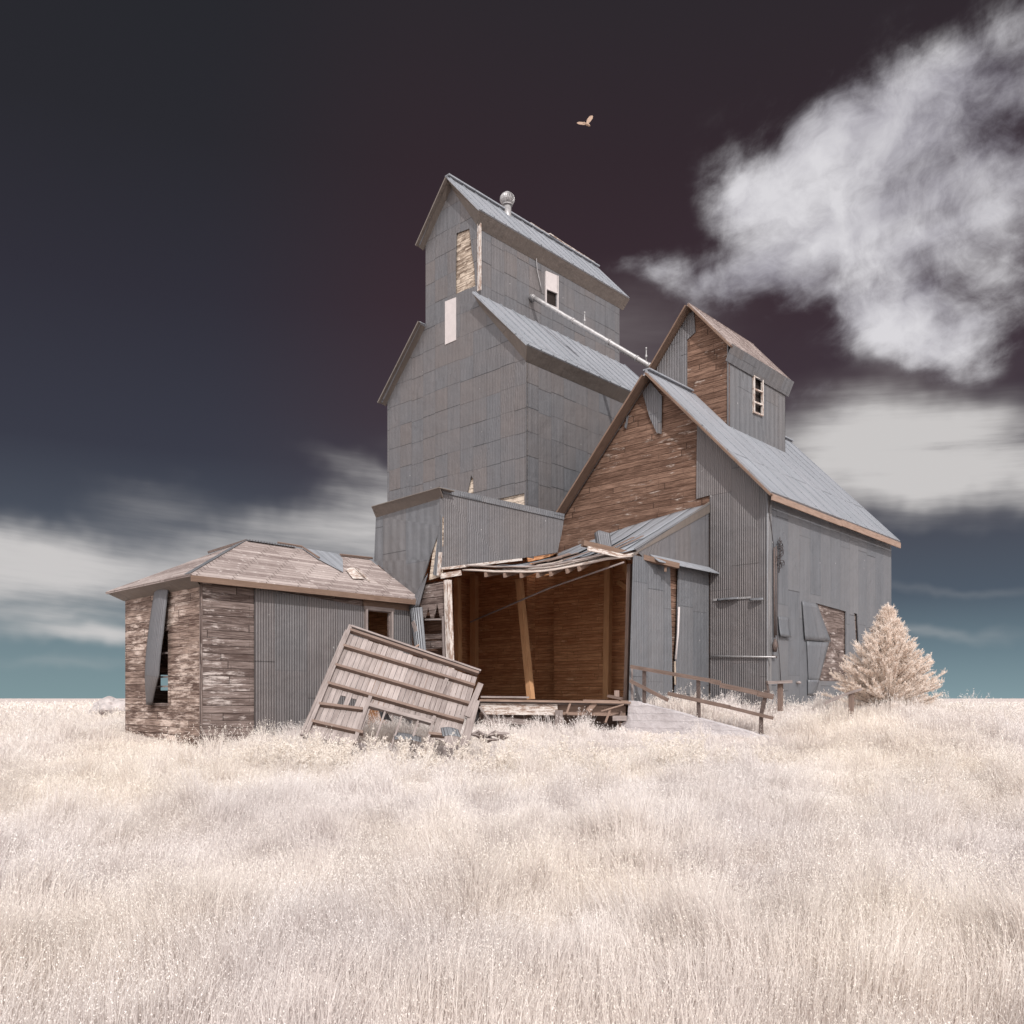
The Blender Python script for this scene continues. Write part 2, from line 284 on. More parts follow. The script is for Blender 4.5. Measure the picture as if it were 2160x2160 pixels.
# ------------------------------------------------------------------ mesh helpers
SPLIT = {'rake_edge', 'lifted_sheet', 'hanging_sheet', 'rod', 'collar', 'ridge_board', 'roof_scrap', 'rafter', 'muntin', 'post', 'bracket', 'conduit', 'rake_board', 'cupola_rake_board',
         'soffit', 'eave_board', 'lintel', 'knee_brace', 'rail', 'board_wall', 'ridge_cap', 'torn_sheet', 'lifted_plank', 'front_cladding', 'office_side_boards', 'cupola_front_sheet', 'rear_wall', 'inner_wall',
         'cupola_soffit', 'cupola_rear_wall', 'side_wall', 'door_frame', 'hip_flashing', 'cornice', 'window_frame', 'meter', 'side_stick'}
class MB:
    def __init__(s): s.bm = bmesh.new(); s.uv = s.bm.loops.layers.uv.new('uv')
    def face(s, pts, uvs=None, flipv=False):
        vs = [s.bm.verts.new(p) for p in pts]
        try: f = s.bm.faces.new(vs)
        except ValueError: return None
        f.normal_update(); n = f.normal
        if uvs is None:
            h = Z.cross(n) if abs(n.z) < .999 else U.copy()
            if h.length < 1e-6: h = U.copy()
            h.normalize(); w = n.cross(h); w = w if w.z >= 0 else -w
            for l in f.loops: l[s.uv].uv = (l.vert.co.dot(h), l.vert.co.dot(w) if abs(n.z) < .999 else l.vert.co.dot(V))
        else:
            for l, q in zip(f.loops, uvs): l[s.uv].uv = q
        return f
    def panel(s, pts, inn, t=.03, holes=()):
        """flat sheet with holes: pts lie on the outside plane, inn points into the building"""
        pts = [Vector(p) for p in pts]; holes = [[Vector(p) for p in h] for h in holes]; off = Vector(inn).normalized() * t
        loops = [pts] + holes; flat = [p for lp in loops for p in lp]
        for a, b, c in tessellate_polygon(loops):
            s.face([flat[a], flat[b], flat[c]]); s.face([flat[c] + off, flat[b] + off, flat[a] + off])
        for lp in loops:
            for i in range(len(lp)):
                p, q = lp[i], lp[(i + 1) % len(lp)]; s.face([p, q, q + off, p + off])
    def beam(s, p0, p1, w, h, up=Z, tw=0.):
        p0, p1 = Vector(p0), Vector(p1); d = p1 - p0; L = d.length; d.normalize(); x = d.cross(Vector(up))
        if x.length < 1e-4: x = d.cross(U)
        x.normalize(); y = x.cross(d).normalized()
        if tw: r = Matrix.Rotation(tw, 3, d); x = r @ x; y = r @ y
        o = random.random() * 9
        a = [p0 + x * sx * w / 2 + y * sy * h / 2 for sx, sy in ((-1, -1), (1, -1), (1, 1), (-1, 1))]; b = [p + d * L for p in a]
        vs = [s.bm.verts.new(p) for p in a + b]; per = [0, w, w + h, 2 * w + h, 2 * w + 2 * h]
        for i in range(4):
            j = (i + 1) % 4; f = s.bm.faces.new([vs[i], vs[j], vs[4 + j], vs[4 + i]])
            for l, q in zip(f.loops, ((o, per[i]), (o, per[i + 1]), (o + L, per[i + 1]), (o + L, per[i]))): l[s.uv].uv = q
        for ids in ((3, 2, 1, 0), (4, 5, 6, 7)):
            f = s.bm.faces.new([vs[i] for i in ids])
            for l, q in zip(f.loops, ((o, 0), (o + .02, 0), (o + .02, h), (o, h))): l[s.uv].uv = q
    def tube(s, pts, r, seg=10, cap=True):
        pts = [Vector(p) for p in pts]; rr = r if isinstance(r, (list, tuple)) else [r] * len(pts); rings = []; acc = 0
        prev = None
        for i, p in enumerate(pts):
            d = (pts[min(i + 1, len(pts) - 1)] - pts[max(i - 1, 0)]).normalized()
            x = d.cross(prev if prev else (Z if abs(d.z) < .95 else U))
            if x.length < 1e-4: x = d.cross(U)
            x.normalize(); y = x.cross(d).normalized(); prev = y
            if i: acc += (p - pts[i - 1]).length
            rings.append(([s.bm.verts.new(p + (x * math.cos(k * 2 * math.pi / seg) + y * math.sin(k * 2 * math.pi / seg)) * rr[i]) for k in range(seg)], acc))
        for (a, la), (b, lb) in zip(rings, rings[1:]):
            for k in range(seg):
                j = (k + 1) % seg; f = s.bm.faces.new([a[k], a[j], b[j], b[k]]); f.smooth = True
                for l, q in zip(f.loops, ((la, k * .05), (la, k * .05 + .05), (lb, k * .05 + .05), (lb, k * .05))): l[s.uv].uv = q
        if cap:
            s.bm.faces.new(rings[0][0]); s.bm.faces.new(list(reversed(rings[-1][0])))
    def grid(s, fn, nu, nv, t=.015, smooth=True, inn=None):
        """fn(a, b) -> point; a curved sheet given thickness"""
        P = [[Vector(fn(i / nu, j / nv)) for j in range(nv + 1)] for i in range(nu + 1)]
        def nrm(i, j):
            a = P[min(i + 1, nu)][j] - P[max(i - 1, 0)][j]; b = P[i][min(j + 1, nv)] - P[i][max(j - 1, 0)]; n = a.cross(b); return n.normalized() if n.length else Z
        Q = [[P[i][j] - nrm(i, j) * t for j in range(nv + 1)] for i in range(nu + 1)]
        A = [[s.bm.verts.new(p) for p in r] for r in P]; B = [[s.bm.verts.new(p) for p in r] for r in Q]
        Lu = [0]; Lv = [0]
        for i in range(nu): Lu.append(Lu[-1] + (P[i + 1][nv // 2] - P[i][nv // 2]).length)
        for j in range(nv): Lv.append(Lv[-1] + (P[nu // 2][j + 1] - P[nu // 2][j]).length)
        def q(vs, uvs):
            f = s.bm.faces.new(vs); f.smooth = smooth
            for l, x in zip(f.loops, uvs): l[s.uv].uv = x
        for i in range(nu):
            for j in range(nv):
                u4 = ((Lu[i], Lv[j]), (Lu[i + 1], Lv[j]), (Lu[i + 1], Lv[j + 1]), (Lu[i], Lv[j + 1]))
                q([A[i][j], A[i + 1][j], A[i + 1][j + 1], A[i][j + 1]], u4); q([B[i][j + 1], B[i + 1][j + 1], B[i + 1][j], B[i][j]], (u4[3], u4[2], u4[1], u4[0]))
        e = ((0, 0),) * 4
        for i in range(nu):
            q([A[i][0], B[i][0], B[i + 1][0], A[i + 1][0]], e); q([A[i + 1][nv], B[i + 1][nv], B[i][nv], A[i][nv]], e)
        for j in range(nv):
            q([A[0][j + 1], B[0][j + 1], B[0][j], A[0][j]], e); q([A[nu][j], B[nu][j], B[nu][j + 1], A[nu][j + 1]], e)
    def build(s, name, mat, parent=None, label=None, recalc=True):
        if name in SPLIT:
            bmesh.ops.remove_doubles(s.bm, verts=s.bm.verts, dist=1e-5); todo = set(s.bm.verts); isl = []
            while todo:
                st = [todo.pop()]; cur = set(st)
                while st:
                    v = st.pop()
                    for e in v.link_edges:
                        w = e.other_vert(v)
                        if w in todo: todo.discard(w); cur.add(w); st.append(w)
                isl.append({v.index for v in cur}) if False else isl.append(cur)
            if len(isl) > 1:
                s.bm.verts.index_update(); ids = [{v.index for v in c} for c in isl]; ids.sort(key=min); res = None
                for c in ids:
                    b2 = s.bm.copy(); b2.verts.ensure_lookup_table(); bmesh.ops.delete(b2, geom=[v for v in b2.verts if v.index not in c], context='VERTS')
                    m2 = MB(); m2.bm.free(); m2.bm = b2; m2.name = name; o = m2._out(name, mat, parent, label, recalc); res = res or o
                s.bm.free(); return res
        return s._out(name, mat, parent, label, recalc)
    def _out(s, name, mat, parent=None, label=None, recalc=True):
        if recalc: bmesh.ops.recalc_face_normals(s.bm, faces=s.bm.faces)
        if parent is not None:
            base = parent.matrix_world.translation if parent.type == 'EMPTY' and parent.parent is None else Vector(parent['_o'])
            o_ = Vector(parent['_o']); bmesh.ops.translate(s.bm, verts=s.bm.verts, vec=-o_)
        me = bpy.data.meshes.new(name); s.bm.to_mesh(me); s.bm.free(); me.materials.append(mat)
        o = bpy.data.objects.new(name, me); C.objects.link(o)
        if parent is not None:
            o.parent = parent; o['_o'] = list(parent['_o'])
        else: o['_o'] = [0., 0., 0.]
        if label: o['label'] = label
        return o
def tag(o, label=None, cat=None, group=None, kind=None):
    for k, v in (('label', label), ('category', cat), ('group', group), ('kind', kind)):
        if v: o[k] = v
    return o
def thing(name, label, cat, at, group=None):
    o = bpy.data.objects.new(name, None); C.objects.link(o); o.location = at; o['_o'] = list(at); o.empty_display_size = .3
    return tag(o, label, cat, group)
def solo(mb, name, mat, at, label, cat, group=None):      # a thing that is a single mesh
    bmesh.ops.recalc_face_normals(mb.bm, faces=mb.bm.faces); bmesh.ops.translate(mb.bm, verts=mb.bm.verts, vec=-Vector(at))
    me = bpy.data.meshes.new(name); mb.bm.to_mesh(me); mb.bm.free(); me.materials.append(mat); o = bpy.data.objects.new(name, me); C.objects.link(o); o.location = at; o['_o'] = list(at)
    return tag(o, label, cat, group)
def wp(l): return [W(*p) for p in l]
def puu(u, *pp): return [W(*PU(x, y, u)) for x, y in pp]
def pvv(v, *pp): return [W(*PV(x, y, v)) for x, y in pp]

# ------------------------------------------------------------------ ground
def ss(a, b, x): t = min(1, max(0, (x - a) / (b - a))); return t * t * (3 - 2 * t)
def ramp_z(z, v): k = ss(7.6, 8.3, v); return z * (1 - k) + (-.17 - (11.9 - v) * .178) * k
def ground_z(x, y, ramp=True):
    """height relative to the eye"""
    z = -1.62 + .24 * ss(4, 12, y) + .44 * ss(13.5, 20, y) + .16 * math.exp(-(((x + 7.0) / 3.5) ** 2 + ((y - 18.0) / 3.0) ** 2))
    z += .25 * math.exp(-(((x - 8.6) / 1.7) ** 2 + ((y - 18.6) / 2.6) ** 2)) - .10 * math.exp(-(((x - 3.6) / 2.2) ** 2 + ((y - 16.2) / 1.0) ** 2))
    z += .15 * math.exp(-(((x + 2.9) / 3.0) ** 2 + ((y - 16.2) / 1.9) ** 2))
    z += .52 * math.exp(-(((x - 9.0) / 5.2) ** 2 + ((y - 23.0) / 6.5) ** 2))
    z += .05 * mnoise.noise(Vector((x * .35, y * .35, 0))) + .02 * mnoise.noise(Vector((x * 1.3, y * 1.3, 3)))
    u = x * AX + y * AY; v = x * BX + y * BY
    if ramp and 16.80 < u < 20.5 and 7.6 < v < 11.84: z = max(z, ramp_z(z, v))     # earth ramp behind the concrete kerb wall
    return z
def build_ground():
    xs = sorted(set([-3000, -1200, -500, -220, -110, -60, -40] + [round(-30 + .3 * i, 3) for i in range(201)] + [40, 60, 110, 220, 500, 1200, 3000]))
    ys = sorted(set([-400, -120, -40, -15, -6] + [round(-3 + .3 * i, 3) for i in range(128)] + [38, 42, 50, 62, 80, 110, 160, 260, 450, 900, 1800, 4000]))
    me = bpy.data.meshes.new('ground'); vs = [(x, y, ground_z(x, y, False) + EYE) for y in ys for x in xs]; n = len(xs)
    fs = [(j * n + i, j * n + i + 1, (j + 1) * n + i + 1, (j + 1) * n + i) for j in range(len(ys) - 1) for i in range(n - 1)]
    me.from_pydata(vs, [], fs); me.materials.append(m_ground)
    for p in me.polygons: p.use_smooth = True
    o = bpy.data.objects.new('ground', me); C.objects.link(o); tag(o, 'pale dry meadow ground reaching the flat horizon', None, None, 'structure')
build_ground()
def build_ramp():
    nu, nv = 12, 24; vs = []
    for j in range(nv + 1):
        for i in range(nu + 1):
            u = 16.81 + 3.62 * i / nu; v = 7.6 + 4.22 * j / nv; p = W(u, v, 0); vs.append((p.x, p.y, max(ground_z(p.x, p.y) , ramp_z(ground_z(p.x, p.y, False), v)) + EYE - (.0 if i else .35)))
    me = bpy.data.meshes.new('ramp'); me.from_pydata(vs, [], [(j * (nu + 1) + i, j * (nu + 1) + i + 1, (j + 1) * (nu + 1) + i + 1, (j + 1) * (nu + 1) + i) for j in range(nv) for i in range(nu)]); me.materials.append(m_ground)
    o = bpy.data.objects.new('earth_ramp', me); C.objects.link(o); tag(o, 'earth ramp overgrown with dry grass behind the concrete wall', None, None, 'structure')
build_ramp()

# =================================================================== TALL ELEVATOR
T = 20.5
def r_low(v): return 11.41 + (v - 18.32) * 1.004 if v < 22.1 else 11.41 + (25.98 - v) * 1.004
def r_head(v): return 16.62 + (v - 20.51) * 1.105 if v < 22.13 else 16.62 + (23.75 - v) * 1.105
def tower():
    g = thing('grain_elevator', 'tallest grey metal clad grain elevator with narrow gabled top storey', 'grain elevator', W(24.6, 22.2, -1.0))
    def outline(u):
        return wp([(u, 18.65, -.9), (u, 18.65, r_low(18.65) - .08), (u, 20.85, r_low(20.85) - .08), (u, 20.85, r_head(20.85) - .08), (u, 22.13, r_head(22.13) - .08),
                   (u, 23.62, r_head(23.62) - .08), (u, 23.62, r_low(23.62) - .08), (u, 25.86, r_low(25.86) - .08), (u, 25.86, -.9)])
    holes = [puu(T, (963, 492), (990, 482), (992, 500), (995, 530), (1000, 560), (1003, 603), (980, 612), (961, 621), (961, 580), (962, 530)),
             puu(T, (994, 1003), (998, 1010), (999, 1041), (986, 1039)), puu(T, (1048, 1053), (1106, 1040), (1107, 1072), (1080, 1066))]
    m = MB(); m.panel(outline(T), U, .03, holes)
    m.panel(wp([(T + .03, 18.65, -.9), (29.0, 18.65, -.9), (29.0, 18.65, 11.66), (T + .03, 18.65, 11.66)]), V, .03)
    win = pvv(20.85, (1152.5, 608), (1173, 617), (1173, 648), (1152.5, 638))
    m.panel(wp([(T + .03, 20.85, 13.5), (28.7, 20.85, 13.5), (28.7, 20.85, 16.94), (T + .03, 20.85, 16.94)]), V, .03, [win])
    m.panel(wp([(T + .03, 25.86, -.9), (29.0, 25.86, -.9), (29.0, 25.86, 11.5), (T + .03, 25.86, 11.5)]), -V, .03)
    m.panel(wp([(T + .03, 23.62, 13.5), (28.7, 23.62, 13.5), (28.7, 23.62, 16.7), (T + .03, 23.62, 16.7)]), -V, .03)
    m.panel(wp([(29.0, 18.68, -.9), (29.0, 18.68, 11.6), (29, 20.85, 13.8), (29, 23.6, 13.7), (29, 25.83, 11.4), (29, 25.83, -.9)]), -U, .03)
    m.panel(wp([(28.7, 20.88, 13.6), (28.7, 20.88, 16.9), (28.7, 22.13, 18.3), (28.7, 23.6, 16.7), (28.7, 23.6, 13.6)]), -U, .03)
    m.build('metal_wall', m_tower, g)
    m = MB(); m.panel(outline(T + .06), U, .05)
    m.panel(pvv(20.93, (1130, 580), (1200, 560), (1200, 700), (1130, 690)), V, .02)
    m.build('board_wall', m_patch, g, 'weathered boards showing through gaps in the metal')
    # the window's dark interior is painted on a near-black sheet behind the hole, with a frame and a bright blind in its upper half
    w = MB()
    for a, b in (((1151, 573), (1151, 640)), ((1176, 582), (1176, 650))):
        p, q = pvv(20.83, a, b); w.beam(p, q, .07, .05, U)
    for a, b in (((1150, 640), (1177, 652)), ((1150, 608), (1177, 619))):
        p, q = pvv(20.83, a, b); w.beam(p, q, .05, .06, V)
    wf = w.build('window_frame', m_white, g)
    w = MB(); w.panel(pvv(20.81, (1152, 571), (1175, 581), (1175, 617), (1152, 607)), V, .02); w.build('window_board', m_white, wf)
    w = MB(); w.panel(pvv(20.90, (1152, 606), (1174, 616), (1174, 650), (1152, 640)), V, .01); w.build('pane', m_dark, wf)
    w = MB(); w.panel(puu(T - .02, (938.5, 636), (961.5, 627), (961.5, 717), (938.5, 727)), U, .018); w.build('white_panel', m_white, g, 'tall white board patched over the front wall')
    w = MB(); p = PU(1011, 456, T - .02); q = PU(1011, 613, T - .02); w.beam(W(*p), W(*q), .16, .05, U); w.build('corner_board', m_paint, g)
    w = MB(); w.beam(W(T + .02, 20.83, 14.1), W(T + .02, 20.83, 16.9), .14, .02, V); w.build('corner_strip', m_side, g)
    # roofs
    def roof(name, v0, z0, v1, z1, u0, u1, rib=.62, under=.06):
        m = MB(); dv, dz = v1 - v0, z1 - z0; L = math.hypot(dv, dz); n = (V * (-dz) + Z * dv) / L; n = n if n.z > 0 else -n
        m.panel([W(u0, v0, z0), W(u1, v0, z0), W(u1, v1, z1), W(u0, v1, z1)], -n, under)
        k = u0 + .1
        while k < u1:
            kk = k + random.uniform(-.03, .03); m.beam(W(kk, v0, z0) + n * .015, W(k, v1, z1) + n * .015, .035, .04, n); k += rib
        return m.build(name, m_roof, g)
    roof('roof', 18.32, 11.41, 20.83, 13.93, 20.2, 29.2); roof('roof', 25.98, 11.41, 23.64, 13.76, 20.2, 29.2)
    roof('roof', 20.51, 16.62, 22.14, 18.42, 20.2, 28.95); roof('roof', 23.75, 16.62, 22.13, 18.42, 20.2, 28.95)
    f = MB()
    def rake(va, za, vb, zb, u0=20.2, dz=.30, e=None):   # sloping soffit from the roof edge back to the wall
        f.panel([W(u0, va, za - .05), W(u0, vb, zb - .05), W(T, vb, zb - .05 - dz), W(T, e[0], e[1]) if e else W(T, va, za - .05 - dz)], U, .02)
    rake(18.32, 11.40, 20.83, 13.90, e=(18.64, 11.02)); rake(25.98, 11.40, 23.64, 13.74, dz=.06); rake(20.51, 16.60, 22.13, 18.38, e=(20.84, 16.2)); rake(23.75, 16.60, 22.13, 18.38, dz=.06)
    def eave(v0, z0, v1, z1, u1): f.panel([W(20.2, v0, z0), W(u1, v0, z0), W(u1, v1, z1), W(T, v1, z1)], V, .02)
    eave(18.32, 11.36, 18.64, 11.02, 29.2); eave(20.51, 16.56, 20.84, 16.2, 28.95)
    f.build('soffit', m_trim, g)
    f = MB()
    f.beam(W(20.18, 25.99, 11.33), W(20.18, 23.6, 13.72), .05, .12, U); f.beam(W(20.18, 23.76, 16.54), W(20.18, 22.13, 18.34), .05, .12, U)
    f.build('rake_edge', m_trim, g)
    f = MB(); f.beam(W(20.2, 22.13, 18.45), W(28.9, 22.13, 18.45), .22, .05); f.build('ridge_cap', m_roof, g)
    f = MB()
    for a, b, o in ((24.5, 25.8, .0), (25.6, 27.2, .06), (26.6, 28.6, .02)): f.beam(W(a, 22.08 - o, 18.5), W(b, 22.1, 18.50), .12, .04, Z, .3)
    f.build('ridge_board', m_paint, g)
    # turbine ventilator
    cx_, cy_, cz_ = 23.2, 22.05, 18.02; v = MB(); v.tube([W(cx_, cy_, cz_ - .3), W(cx_, cy_, cz_ + .62)], .15, 16); st_ = v.build('vent_pipe', m_pipe, g)
    v = MB(); cc = W(cx_, cy_, cz_ + .83)
    for k in range(22):
        a = k * 2 * math.pi / 22; pts = []
        for j in range(9):
            e = -1.25 + 2.6 * j / 8; rr = .27 * math.cos(e); pts.append(cc + Vector((math.cos(a + e * .25) * rr, math.sin(a + e * .25) * rr, .24 * math.sin(e))))
        for p, q in zip(pts, pts[1:]): v.beam(p, q, .055, .012, (p - cc), .35)
    v.tube([cc - Z * .24, cc - Z * .2], .2, 16); v.tube([cc + Z * .2, cc + Z * .245], .12, 12); v.tube([cc - Z * .22, cc + Z * .22], [.17, .15], 12)
    v.build('vent_head', m_pipe, g)
    # rods and seams
    r = MB(); pts = [PV(x, y, 20.80) for x, y in ((1128, 522), (1131, 540), (1133, 570), (1140, 600), (1143, 615))]; r.tube(wp(pts), .018, 6); r.build('hanging_cable', m_pipe, g)
tower()

# ------------------------------------------------------------------ grain spout between the two elevators
def spout():
    a = W(*PV(1124, 627, 20.68)); b = W(*PV(1389, 783, 16.0)); b = b + (b - a).normalized() * 1.0
    g = thing('grain_spout', 'long thin galvanised pipe slanting from the tall elevator down to the cupola', 'pipe', a)
    m = MB(); d = b - a; L = d.length; n = 14; pts = []; rr = []
    for i in range(n):
        p = a + d * i / n; q = a + d * (i + .97) / n; pts += [p, q]; rr += [.082, .088]
    m.tube(pts + [b], rr + [.085], 14); m.build('pipe', m_pipe, g)
    m = MB()
    for f in (.0, .29, .54, .72, .80):
        p = a + d * f; m.tube([p - d.normalized() * .04, p + d.normalized() * .04], .105, 14)
    m.build('collar', m_pipe, g)
    m = MB(); m.tube([a + Vector((-.02, .25, -.02)), a + Vector((-.05, .05, .04)), a + d.normalized() * .1], [.1, .1, .09], 12); m.build('elbow', m_pipe, g)
    m = MB()
    for f in (.37, .78):
        p = a + d * f; m.tube([p, p + Z * .52], .02, 6); m.tube([p + Z * .2, p + Z * .3], .04, 6); m.tube([p + Z * .5, p + Z * .56], .03, 6)
    m.build('rod', m_pipe, g)
spout()

# =================================================================== SHORT ELEVATOR
def r_an(v): return 5.25 + (v - 9.92) * 1.075 if v < 13.74 else 5.25 + (17.56 - v) * 1.075
def r_cu(v): return 10.43 + (v - 12.38) * 1.16 if v < 13.84 else 10.43 + (15.30 - v) * 1.16
def annex():
    g = thing('grain_elevator', 'shorter elevator with bare brown board gable and small cupola on its ridge', 'grain elevator', W(25, 13.8, -.8))
    m = MB()
    def outl(u, lo=-.9): return wp([(u, 10.24, lo), (u, 10.24, r_an(10.24) - .1), (u, 13.74, r_an(13.74) - .1), (u, 17.36, r_an(17.36) - .1), (u, 17.36, lo)])
    m.panel(outl(T), U, .05); m.build('gable_wall', m_gable, g, 'bare weathered brown boards with flecks of old paint')
    m = MB(); m.panel(wp([(T + .05, 10.26, -.9), (29.4, 10.26, -.9), (29.4, 10.26, 5.5), (T + .05, 10.26, 5.5)]), V, .04); m.build('side_board_wall', m_office, g)
    m = MB(); m.panel(wp([(T + .05, 17.36, -.9), (29.4, 17.36, -.9), (29.4, 17.36, 5.4), (T + .05, 17.36, 5.4)]), -V, .04); m.panel(outl(29.4), -U, .04)
    m.build('rear_wall', m_tower, g)
    # front cladding
    uf = T - .035; m = MB()
    m.panel(wp([(uf, 10.2, -.7), (uf, 10.2, r_an(10.2) - .1), (uf, 12.25, r_an(12.25) - .1), (uf, 12.28, 5.49), (uf, 11.86, 5.52), (uf, 11.86, -.7)]), U, .03)
    m.build('front_cladding', m_corr_wide, g)
    m = MB(); m.panel(puu(uf - .03, (1503, 1263), (1583, 1258), (1583, 1262), (1503, 1268)), U, .02); p, q = puu(uf - .05, (1500, 1384), (1636, 1386)); m.tube([p, q + U * .0], .022, 8)
    m.build('conduit', m_pipe, g)
    # curled lips where the sheets overlap
    m = MB()
    for a, b in ((1515, 1560), (1583, 1612)):
        p, q = PU(a, 1266, uf), PU(b, 1262, uf)
        m.grid(lambda s, t: W(p[0] - .05 - .10 * t * math.sin(s * math.pi), p[1] + (q[1] - p[1]) * s, p[2] + .03 - .06 * t), 10, 3, .012)
    m.build('lifted_sheet', m_flat, g)
    # side cladding with hole and slit
    vs_ = 10.2; m = MB()
    hole = pvv(vs_, (1721, 1272), (1785, 1290), (1785, 1438), (1725, 1436), (1731, 1400), (1737, 1352), (1730, 1310))
    slit = pvv(vs_, (1802, 1293), (1808, 1295), (1812, 1374), (1806, 1360))
    m.panel(wp([(T + .01, vs_, -.7), (29.45, vs_, -.7), (29.45, vs_, 5.42), (T + .01, vs_, 5.42)]), V, .03, [hole, slit]); m.build('side_cladding', m_side, g)
    m = MB(); m.panel(wp([(T - .045, 10.165, -.7), (T + .17, 10.165, -.7), (T + .17, 10.165, 5.3), (T - .045, 10.165, 5.3)]), V, .03); m.build('corner_flashing', m_loose, g)
    m = MB()
    pA, pB, pC, pD = PV(1690, 1268, vs_), PV(1722, 1275, vs_), PV(1744, 1354, vs_), PV(1695, 1350, vs_)
    m.grid(lambda s, t: W(*[(pA[i] * (1 - s) + pB[i] * s) * (1 - t) + (pD[i] * (1 - s) + pC[i] * s) * t for i in (0,)], vs_ - .02 - .08 * t * s * s - .02 * t, *[(pA[i] * (1 - s) + pB[i] * s) * (1 - t) + (pD[i] * (1 - s) + pC[i] * s) * t for i in (2,)]), 8, 8, .012)
    pA, pB, pC, pD = PV(1700, 1352, vs_), PV(1742, 1354, vs_), PV(1725, 1440, vs_), PV(1704, 1438, vs_)
    m.grid(lambda s, t: W((pA[0] * (1 - s) + pB[0] * s) * (1 - t) + (pD[0] * (1 - s) + pC[0] * s) * t, vs_ - .015 - .08 * (1 - t) * s * s, (pA[2] * (1 - s) + pB[2] * s) * (1 - t) + (pD[2] * (1 - s) + pC[2] * s) * t), 8, 8, .012)
    pA, pC = PV(1678, 1350, vs_), PV(1702, 1268, vs_)
    m.build('torn_sheet', m_side, g)
    m = MB(); p0, p1 = PV(1640, 1300, vs_), PV(1662, 1345, vs_)
    m.grid(lambda s, t: W(p0[0] + (p1[0] - p0[0]) * s, vs_ - .02 - .06 * t * t, p0[2] + (p1[2] - p0[2]) * t), 5, 6, .012)
    p0, p1 = PV(1702, 1434, vs_), PV(1718, 1466, vs_)
    m.grid(lambda s, t: W(p0[0] + (p1[0] - p0[0]) * s, vs_ - .02 - .12 * s * (1 - t), p0[2] + (p1[2] - p0[2]) * t), 5, 6, .012)
    m.build('lifted_sheet', m_side, g)
    # insulators and knobs dotted on the wall
    for (x, y) in ((1754, 1337), (1772, 1375), (1755, 1411), (1682, 1440)):
        m = MB(); p = W(*PV(x, y, vs_ - .02)); m.tube([p + V * .04, p - V * .05, p - V * .10], [.03, .045, .02], 10); m.build('insulator', m_grey, g)
    # roof
    def slab(name, v0, z0, v1, z1, u0, u1, rib, mat=m_roof, th=.05, par=g):
        m = MB(); dv, dz = v1 - v0, z1 - z0; L = math.hypot(dv, dz); n = (V * (-dz) + Z * dv) / L; n = n if n.z > 0 else -n
        m.panel([W(u0, v0, z0), W(u1, v0, z0), W(u1, v1, z1), W(u0, v1, z1)], -n, th)
        k = u0 + rib
        while rib and k < u1 - .1:
            m.beam(W(k, v0, z0) + n * .008, W(k, v0 + (v1 - v0) * .98, z0 + (z1 - z0) * .98) + n * .008, .03, .02, n); k += rib * random.uniform(.9, 1.1)
        return m.build(name, mat, par)
    slab('roof', 9.92, 5.25, 13.75, r_an(13.74), 20.2, 29.5, .9); slab('roof', 17.56, 5.25, 13.73, r_an(13.74), 20.2, 29.5, .9)
    m = MB(); m.beam(W(20.2, 13.74, r_an(13.74) + .02), W(22.6, 13.74, r_an(13.74) + .02), .22, .04); m.beam(W(26.6, 13.74, r_an(13.74) + .02), W(29.5, 13.74, r_an(13.74) + .02), .22, .04)
    m.build('ridge_cap', m_roof, g)
    m = MB(); d1 = .17
    m.beam(W(20.17, 17.56, 5.25 - d1), W(20.17, 13.76, r_an(13.74) - d1 - .02), .05, .30, U); m.build('rake_board', m_rake, g)
    m = MB(); m.beam(W(20.17, 9.92, 5.25 - .1), W(20.17, 13.72, r_an(13.74) - .12), .05, .14, U); m.build('rake_board', m_rake, g)
    m = MB()                                                # boarded underside of the overhang
    m.panel([W(20.2, 9.95, 5.18), W(20.2, 13.74, r_an(13.74) - .09), W(T - .04, 13.74, r_an(13.74) - .09), W(T - .04, 9.95, 5.18)], -Z, .02)
    m.panel([W(20.2, 17.53, 5.18), W(20.2, 13.74, r_an(13.74) - .09), W(T - .04, 13.74, r_an(13.74) - .09), W(T - .04, 17.53, 5.18)], -Z, .02)
    m.build('soffit', m_rake, g)
    m = MB(); m.beam(W(20.2, 9.93, 5.12), W(24.6, 9.93, 5.10), .04, .16); m.beam(W(24.6, 9.92, 5.12), W(29.5, 9.93, 5.10), .04, .18); m.build('eave_board', m_tan, g, 'pale worn board along the right eave')
    m = MB(); m.panel(puu(T - .06, (1372, 806), (1396, 835), (1395, 915), (1385, 913), (1370, 880), (1355, 828)), U, .012)
    m.panel(puu(T - .06, (1322, 880), (1326, 876), (1321, 905), (1317, 900)), U, .012)
    m.build('hanging_sheet', m_corr, g, 'ragged strip of corrugated metal left under the gable peak')
    # cupola
    cu = 22.85; m = MB(); fr = wp([(cu, 12.6, 7.0), (cu, 12.6, r_cu(12.6) - .06), (cu, 13.84, r_cu(13.84) - .06), (cu, 15.1, r_cu(15.1) - .06), (cu, 15.1, 7.0)])
    m.panel(fr, U, .05); cw = m.build('cupola_front_wall', m_gable, g)
    m = MB(); m.panel(wp([(cu - .03, 14.02, 8.5), (cu - .03, 14.02, r_cu(14.02) - .1), (cu - .03, 13.84, r_cu(13.84) - .08), (cu - .03, 14.02, r_cu(14.02) - .08), (cu - .03, 15.12, r_cu(15.12) - .06), (cu - .03, 15.12, 8.0)]), U, .025)
    m.panel(wp([(cu - .035, 13.72, 11.25), (cu - .035, 13.78, r_cu(13.78) - .1), (cu - .035, 14.01, r_cu(14.0) - .1), (cu - .035, 14.01, 11.1)]), U, .025)
    m.build('cupola_front_sheet', m_corr, g)
    wn_ = pvv(12.6, (1590.5, 796), (1606, 803), (1606, 873), (1590.5, 866))
